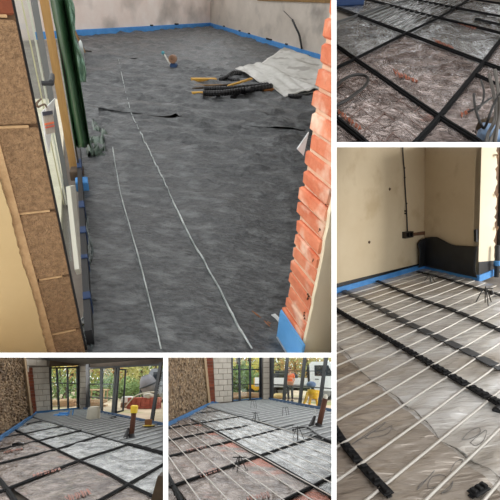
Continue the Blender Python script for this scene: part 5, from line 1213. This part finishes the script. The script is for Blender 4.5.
# outside E
gE = MB().prism([x0-x1pl[1]*.4+(x0-x1)*4-Z*.2, x1-x1pl[1]*.4-Z*.2, z1_-zpl[1]*.4+(z1_-z0_)*3-Z*.2, V((60, 90, -.2)), V((-60, 90, -.2))], Z*.18)
struct(gE.build('ground', GROUND, E))
for k, (px, d, w, h, h0, m, lab) in enumerate(((236, 40, 4, 5.5, 1.2, LY, 'yellow-green tree in the left pane of the left window'), (248, 44, 5, 6, 1, LB, 'autumn tree in the middle of the left window'), (256, 42, 4.5, 5.6, 1, LO, 'olive tree beside the right jamb of the left window'), (237, 32, 3, 1.7, .3, LG, 'green bush low in the left window'), (246, 33, 2.6, 1.3, .2, LG, 'smaller green bush beside the yellow loader'),
     (279, 44, 5, 6, 1, LB, 'brownish tree in the first pane of the glazed screen'), (295, 46, 6, 6.5, 1, LO, 'olive tree behind the person'), (309, 45, 6, 6.2, 1, LB, 'autumn tree behind the truck bed'), (328, 47, 6, 6.5, 1, LO, 'olive tree behind the truck cab'))):
    tree(E, px, d, w, h, h0, m, lab+', bottom middle room', n=1400, ls=.28, seed=40+k)
hedge(E, 215, 350, 54, 6.5, 'tall autumn hedge closing the garden, bottom middle room', 9, leafmat('hedge_leaves_brown', (190, 172, 118), (140, 132, 84)))
p = E.at(267, 392, 27.5); p.z = 0; pe = E.at(340, 394, 25.5); pe.z = 0
dxt = (pe-p).normalized()
noseat = E.at(318.5, 394, 26); noseat.z = 0
vehicle(E, 'flatbed_truck', 'white flatbed truck parked behind the person outside the glazed screen', 'truck', noseat-dxt*4.25*.92, dxt, .92, mat('truck_white', (236, 238, 240), rough=.4), 'truck')
for k, (px, s) in enumerate(((291, .5), (297, .45), (278, .3))):
    q = noseat-dxt*(4.25-(px-268)/14.0)*.92+Z*.83
    t = thing(E, 'dark_load', 'dark load on the truck deck, %s' % ('behind the person', 'right of the person', 'left end')[k], 'load', q)
    MB().box(q, dxt*s, Z.cross(dxt)*.5, Z*s*1.3, .05).build('load_body', mat('dark_load', (58, 60, 60), (80, 80, 76), sc=3, rough=.8), E, t); MB().box(q+Z*s*1.3, dxt*s*.7, Z.cross(dxt)*.4, Z*.1, .03).build('load_cover', GREYAL, E, t)
# yellow machine with a blue cover
YM = mat('machine_yellow', (238, 188, 40), (214, 160, 36), sc=4, rough=.5)
p = E.at(313.5, 401.5, 20.5); p.z = 0; t = thing(E, 'yellow_machine', 'yellow site machine with blue-grey top just outside the glazed screen', 'machine', p)
MB().lathe(p+Z*.3, V((.1, 0, 1)), [(.12, 0), (.2, .02), (.3, .25), (.3, .4), (.2, .42)], 14).build('hopper', YM, E, t, smooth=True)
MB().ball(p+V((-.08, 0, .95)), .2, 12, (1.2, 1, .75)).build('top_cover', mat('blue_grey_cover', (96, 116, 150), rough=.5), E, t, smooth=True)
MB().tube([p+V((0, 0, .7)), p+V((-.05, 0, .9))], .08, 8).build('neck', GREYAL, E, t)
for s in (-1, 1): MB().tube([p+V((s*.12, 0, .42)), p+V((s*.2, .1, .0))], .06, 7).build('leg', YM, E, t)
MB().tube([p+V((-.25, 0, .6)), p+V((-.38, -.05, .25)), p+V((-.5, -.1, .04))], [.08, .07, .05], 8).build('chute', YM, E, t)
p = E.at(279, 396, 26); p.z = 0; t = thing(E, 'sand_bag', 'pale yellow sand bag lying left of the person', 'bag', p)
MB().ball(p+Z*.14, .42, 12, (1, .7, .4), .3).build('bag', mat('sand_bag_fabric', (226, 200, 140), (206, 176, 116), sc=3, rough=.8), E, t, smooth=True); MB().tube([p+V((.3, 0, .2)), p+V((.46, 0, .25))], [.08, .03], 7).build('tied_neck', MC['sand_bag_fabric'], E, t)
p = E.at(256, 388, 28.5); p.z = 0; t = thing(E, 'yellow_loader', 'small yellow loader seen in the left window', 'loader', p)
MB().box(p+Z*.35, V((.5, 0, 0)), V((0, .4, 0)), Z*.4, .06).build('body', YM, E, t); MB().box(p+V((.1, 0, .75)), V((.25, 0, 0)), V((0, .3, 0)), Z*.4, .04).build('cabin', YM, E, t); MB().box(p+V((.1, -.31, .82)), V((.2, 0, 0)), V((0, .01, 0)), Z*.28).build('window', mat('vehicle_glass', (40, 46, 52)), E, t)
for x in (-.35, .35): MB().lathe(p+V((x, -.45, .25)), (0, 1, 0), [(.1, 0), (.25, .02), (.25, .16), (.1, .18)], 12).build('wheel', mat('tyre', (30, 30, 30)), E, t)
for k, (px, d, l) in enumerate(((236, 25, .9), (246, 26, .9), (255, 25.5, .6))):
    p = E.at(px, 400, d); p.z = 0; t = thing(E, 'plank_pile', 'pale plank pile outside the left window, %s, bottom middle room' % ('left pane', 'middle pane', 'right pane')[k], 'planks', p)
    for j in range(4): MB().box(p+V((random.uniform(-.1, .1), random.uniform(-.15, .15), .09*j)), V((l*.5, random.uniform(-.1, .1), 0)), V((0, .16, 0)), Z*.07).build('plank', mat('weathered_plank', (204, 172, 138)), E, t)
# ---- the person outside
p = E.at(290.4, 398, 23.4); p.z = -.02
SK = mat('skin', (206, 150, 120), rough=.6); HV = mat('orange_vest', (244, 116, 70), rough=.6); TR = mat('dark_trousers', (62, 66, 78), (50, 54, 64), sc=5, rough=.8); BT = mat('boot', (48, 40, 34), rough=.7); HR = mat('dark_hair', (54, 42, 34), rough=.8)
t = thing(E, 'person', 'person in an orange vest and dark trousers standing by the truck', 'person', p)
class Sk:
    def __init__(s): s.v = []; s.e = []; s.r = []
    def chain(s, pts, rs, root=None):
        last = root
        for q, r in zip(pts, rs):
            s.v.append(V(q)); s.r.append(r); k = len(s.v)-1
            if last is not None: s.e.append((last, k))
            last = k
        return last
    def build(s, name, m, parent, sub=1):
        me = bpy.data.meshes.new(name); me.from_pydata(s.v, s.e, []); o = bpy.data.objects.new(name, me); COL.objects.link(o); o.parent = parent
        md = o.modifiers.new('skin', 'SKIN'); md.use_smooth_shade = True
        for i, sv in enumerate(me.skin_vertices[0].data):
            r = s.r[i]; sv.radius = r if isinstance(r, tuple) else (r, r); sv.use_root = (i == 0)
        sb = o.modifiers.new('sub', 'SUBSURF'); sb.levels = sb.render_levels = sub
        me.materials.append(m); return o
fz = V((-.35, -.94, 0))                                 # facing direction
rx = V((.94, -.35, 0))
def bp(x, y, z): return rx*x+fz*y+Z*z
s = Sk(); pel = s.chain([bp(0, 0, .93)], [(.15, .11)])
ch = s.chain([bp(0, 0, 1.08), bp(0, .01, 1.25), bp(0, 0, 1.40)], [(.145, .1), (.165, .11), (.14, .09)], pel)
nk = s.chain([bp(0, .01, 1.5), bp(0, .02, 1.56)], [.055, .055], ch)
hd = s.chain([bp(0, .03, 1.62), bp(0, .03, 1.69), bp(0, .02, 1.75)], [(.07, .085), (.078, .095), (.055, .07)], nk)
for sd in (-1, 1):
    el = s.chain([bp(sd*.19, 0, 1.42), bp(sd*.24, -.02, 1.15), bp(sd*.20, .12, .95)], [.058, .045, .034], ch)
    pm = s.chain([bp(sd*.19, .16, .90)], [(.036, .02)], el)
    for k in range(4):
        o_ = (k-1.5)*.018; l_ = (.07, .082, .078, .06)[k]
        s.chain([bp(sd*.19+o_, .185, .865), bp(sd*.185+o_, .2, .865-l_*.6), bp(sd*.18+o_, .19, .865-l_)], [.009, .0085, .007], pm)
    s.chain([bp(sd*.155, .18, .885), bp(sd*.14, .205, .85)], [.011, .009], pm)
    kn = s.chain([bp(sd*.10, 0, .86), bp(sd*.11, .03, .48), bp(sd*.11, -.01, .10), bp(sd*.115, .10, .04)], [.095, .06, .042, .04], pel)
s.build('body', SK, t, 1)
v = Sk(); r0_ = v.chain([bp(0, 0, .95)], [(.165, .125)]); c1 = v.chain([bp(0, 0, 1.1), bp(0, .01, 1.27), bp(0, 0, 1.42)], [(.165, .12), (.185, .13), (.15, .10)], r0_)
for sd in (-1, 1): v.chain([bp(sd*.19, 0, 1.42), bp(sd*.235, -.01, 1.22)], [.075, .066], c1)
v.build('vest', HV, t)
for z in (1.02, 1.2): MB().lathe(p+bp(0, 0, z), (0, 0, 1), [(.19, 0), (.195, .0), (.195, .05), (.19, .05)], 16).build('reflective_band', mat('reflective_grey', (232, 160, 120), rough=.4), E, t)
l = Sk(); r0_ = l.chain([bp(0, 0, .95)], [(.16, .12)])
for sd in (-1, 1): l.chain([bp(sd*.10, 0, .84), bp(sd*.11, .03, .48), bp(sd*.11, -.01, .12)], [.105, .078, .066], r0_)
l.build('trousers', TR, t)
for sd in (-1, 1): MB().ball(p+bp(sd*.115, .05, .06), .075, 10, (1, 1.0, .75)).build('boot', BT, E, t, smooth=True); MB().box(p+bp(sd*.115, .1, 0), rx*.05, fz*.12, Z*.08, .02).build('boot_sole', BT, E, t)
MB().ball(p+bp(0, -.005, 1.73), .098, 12, (.95, 1.05, .72)).build('hair', HR, E, t, smooth=True)
for sd in (-1, 1):
    MB().ball(p+bp(sd*.032, .118, 1.665), .011, 6).build('eye', BLACKP, E, t); MB().ball(p+bp(sd*.088, .02, 1.65), .022, 6, (.5, 1, 1.3)).build('ear', SK, E, t)
MB().ball(p+bp(0, .13, 1.635), .016, 6, (.8, 1, 1.3)).build('nose', SK, E, t); MB().tube([p+bp(-.025, .115, 1.59), p+bp(.025, .115, 1.59)], .006, 5).build('mouth', mat('lips', (160, 90, 80), rough=.6), E, t)
#END_E

for o in S.objects:
    if '_b' in o: del o['_b']
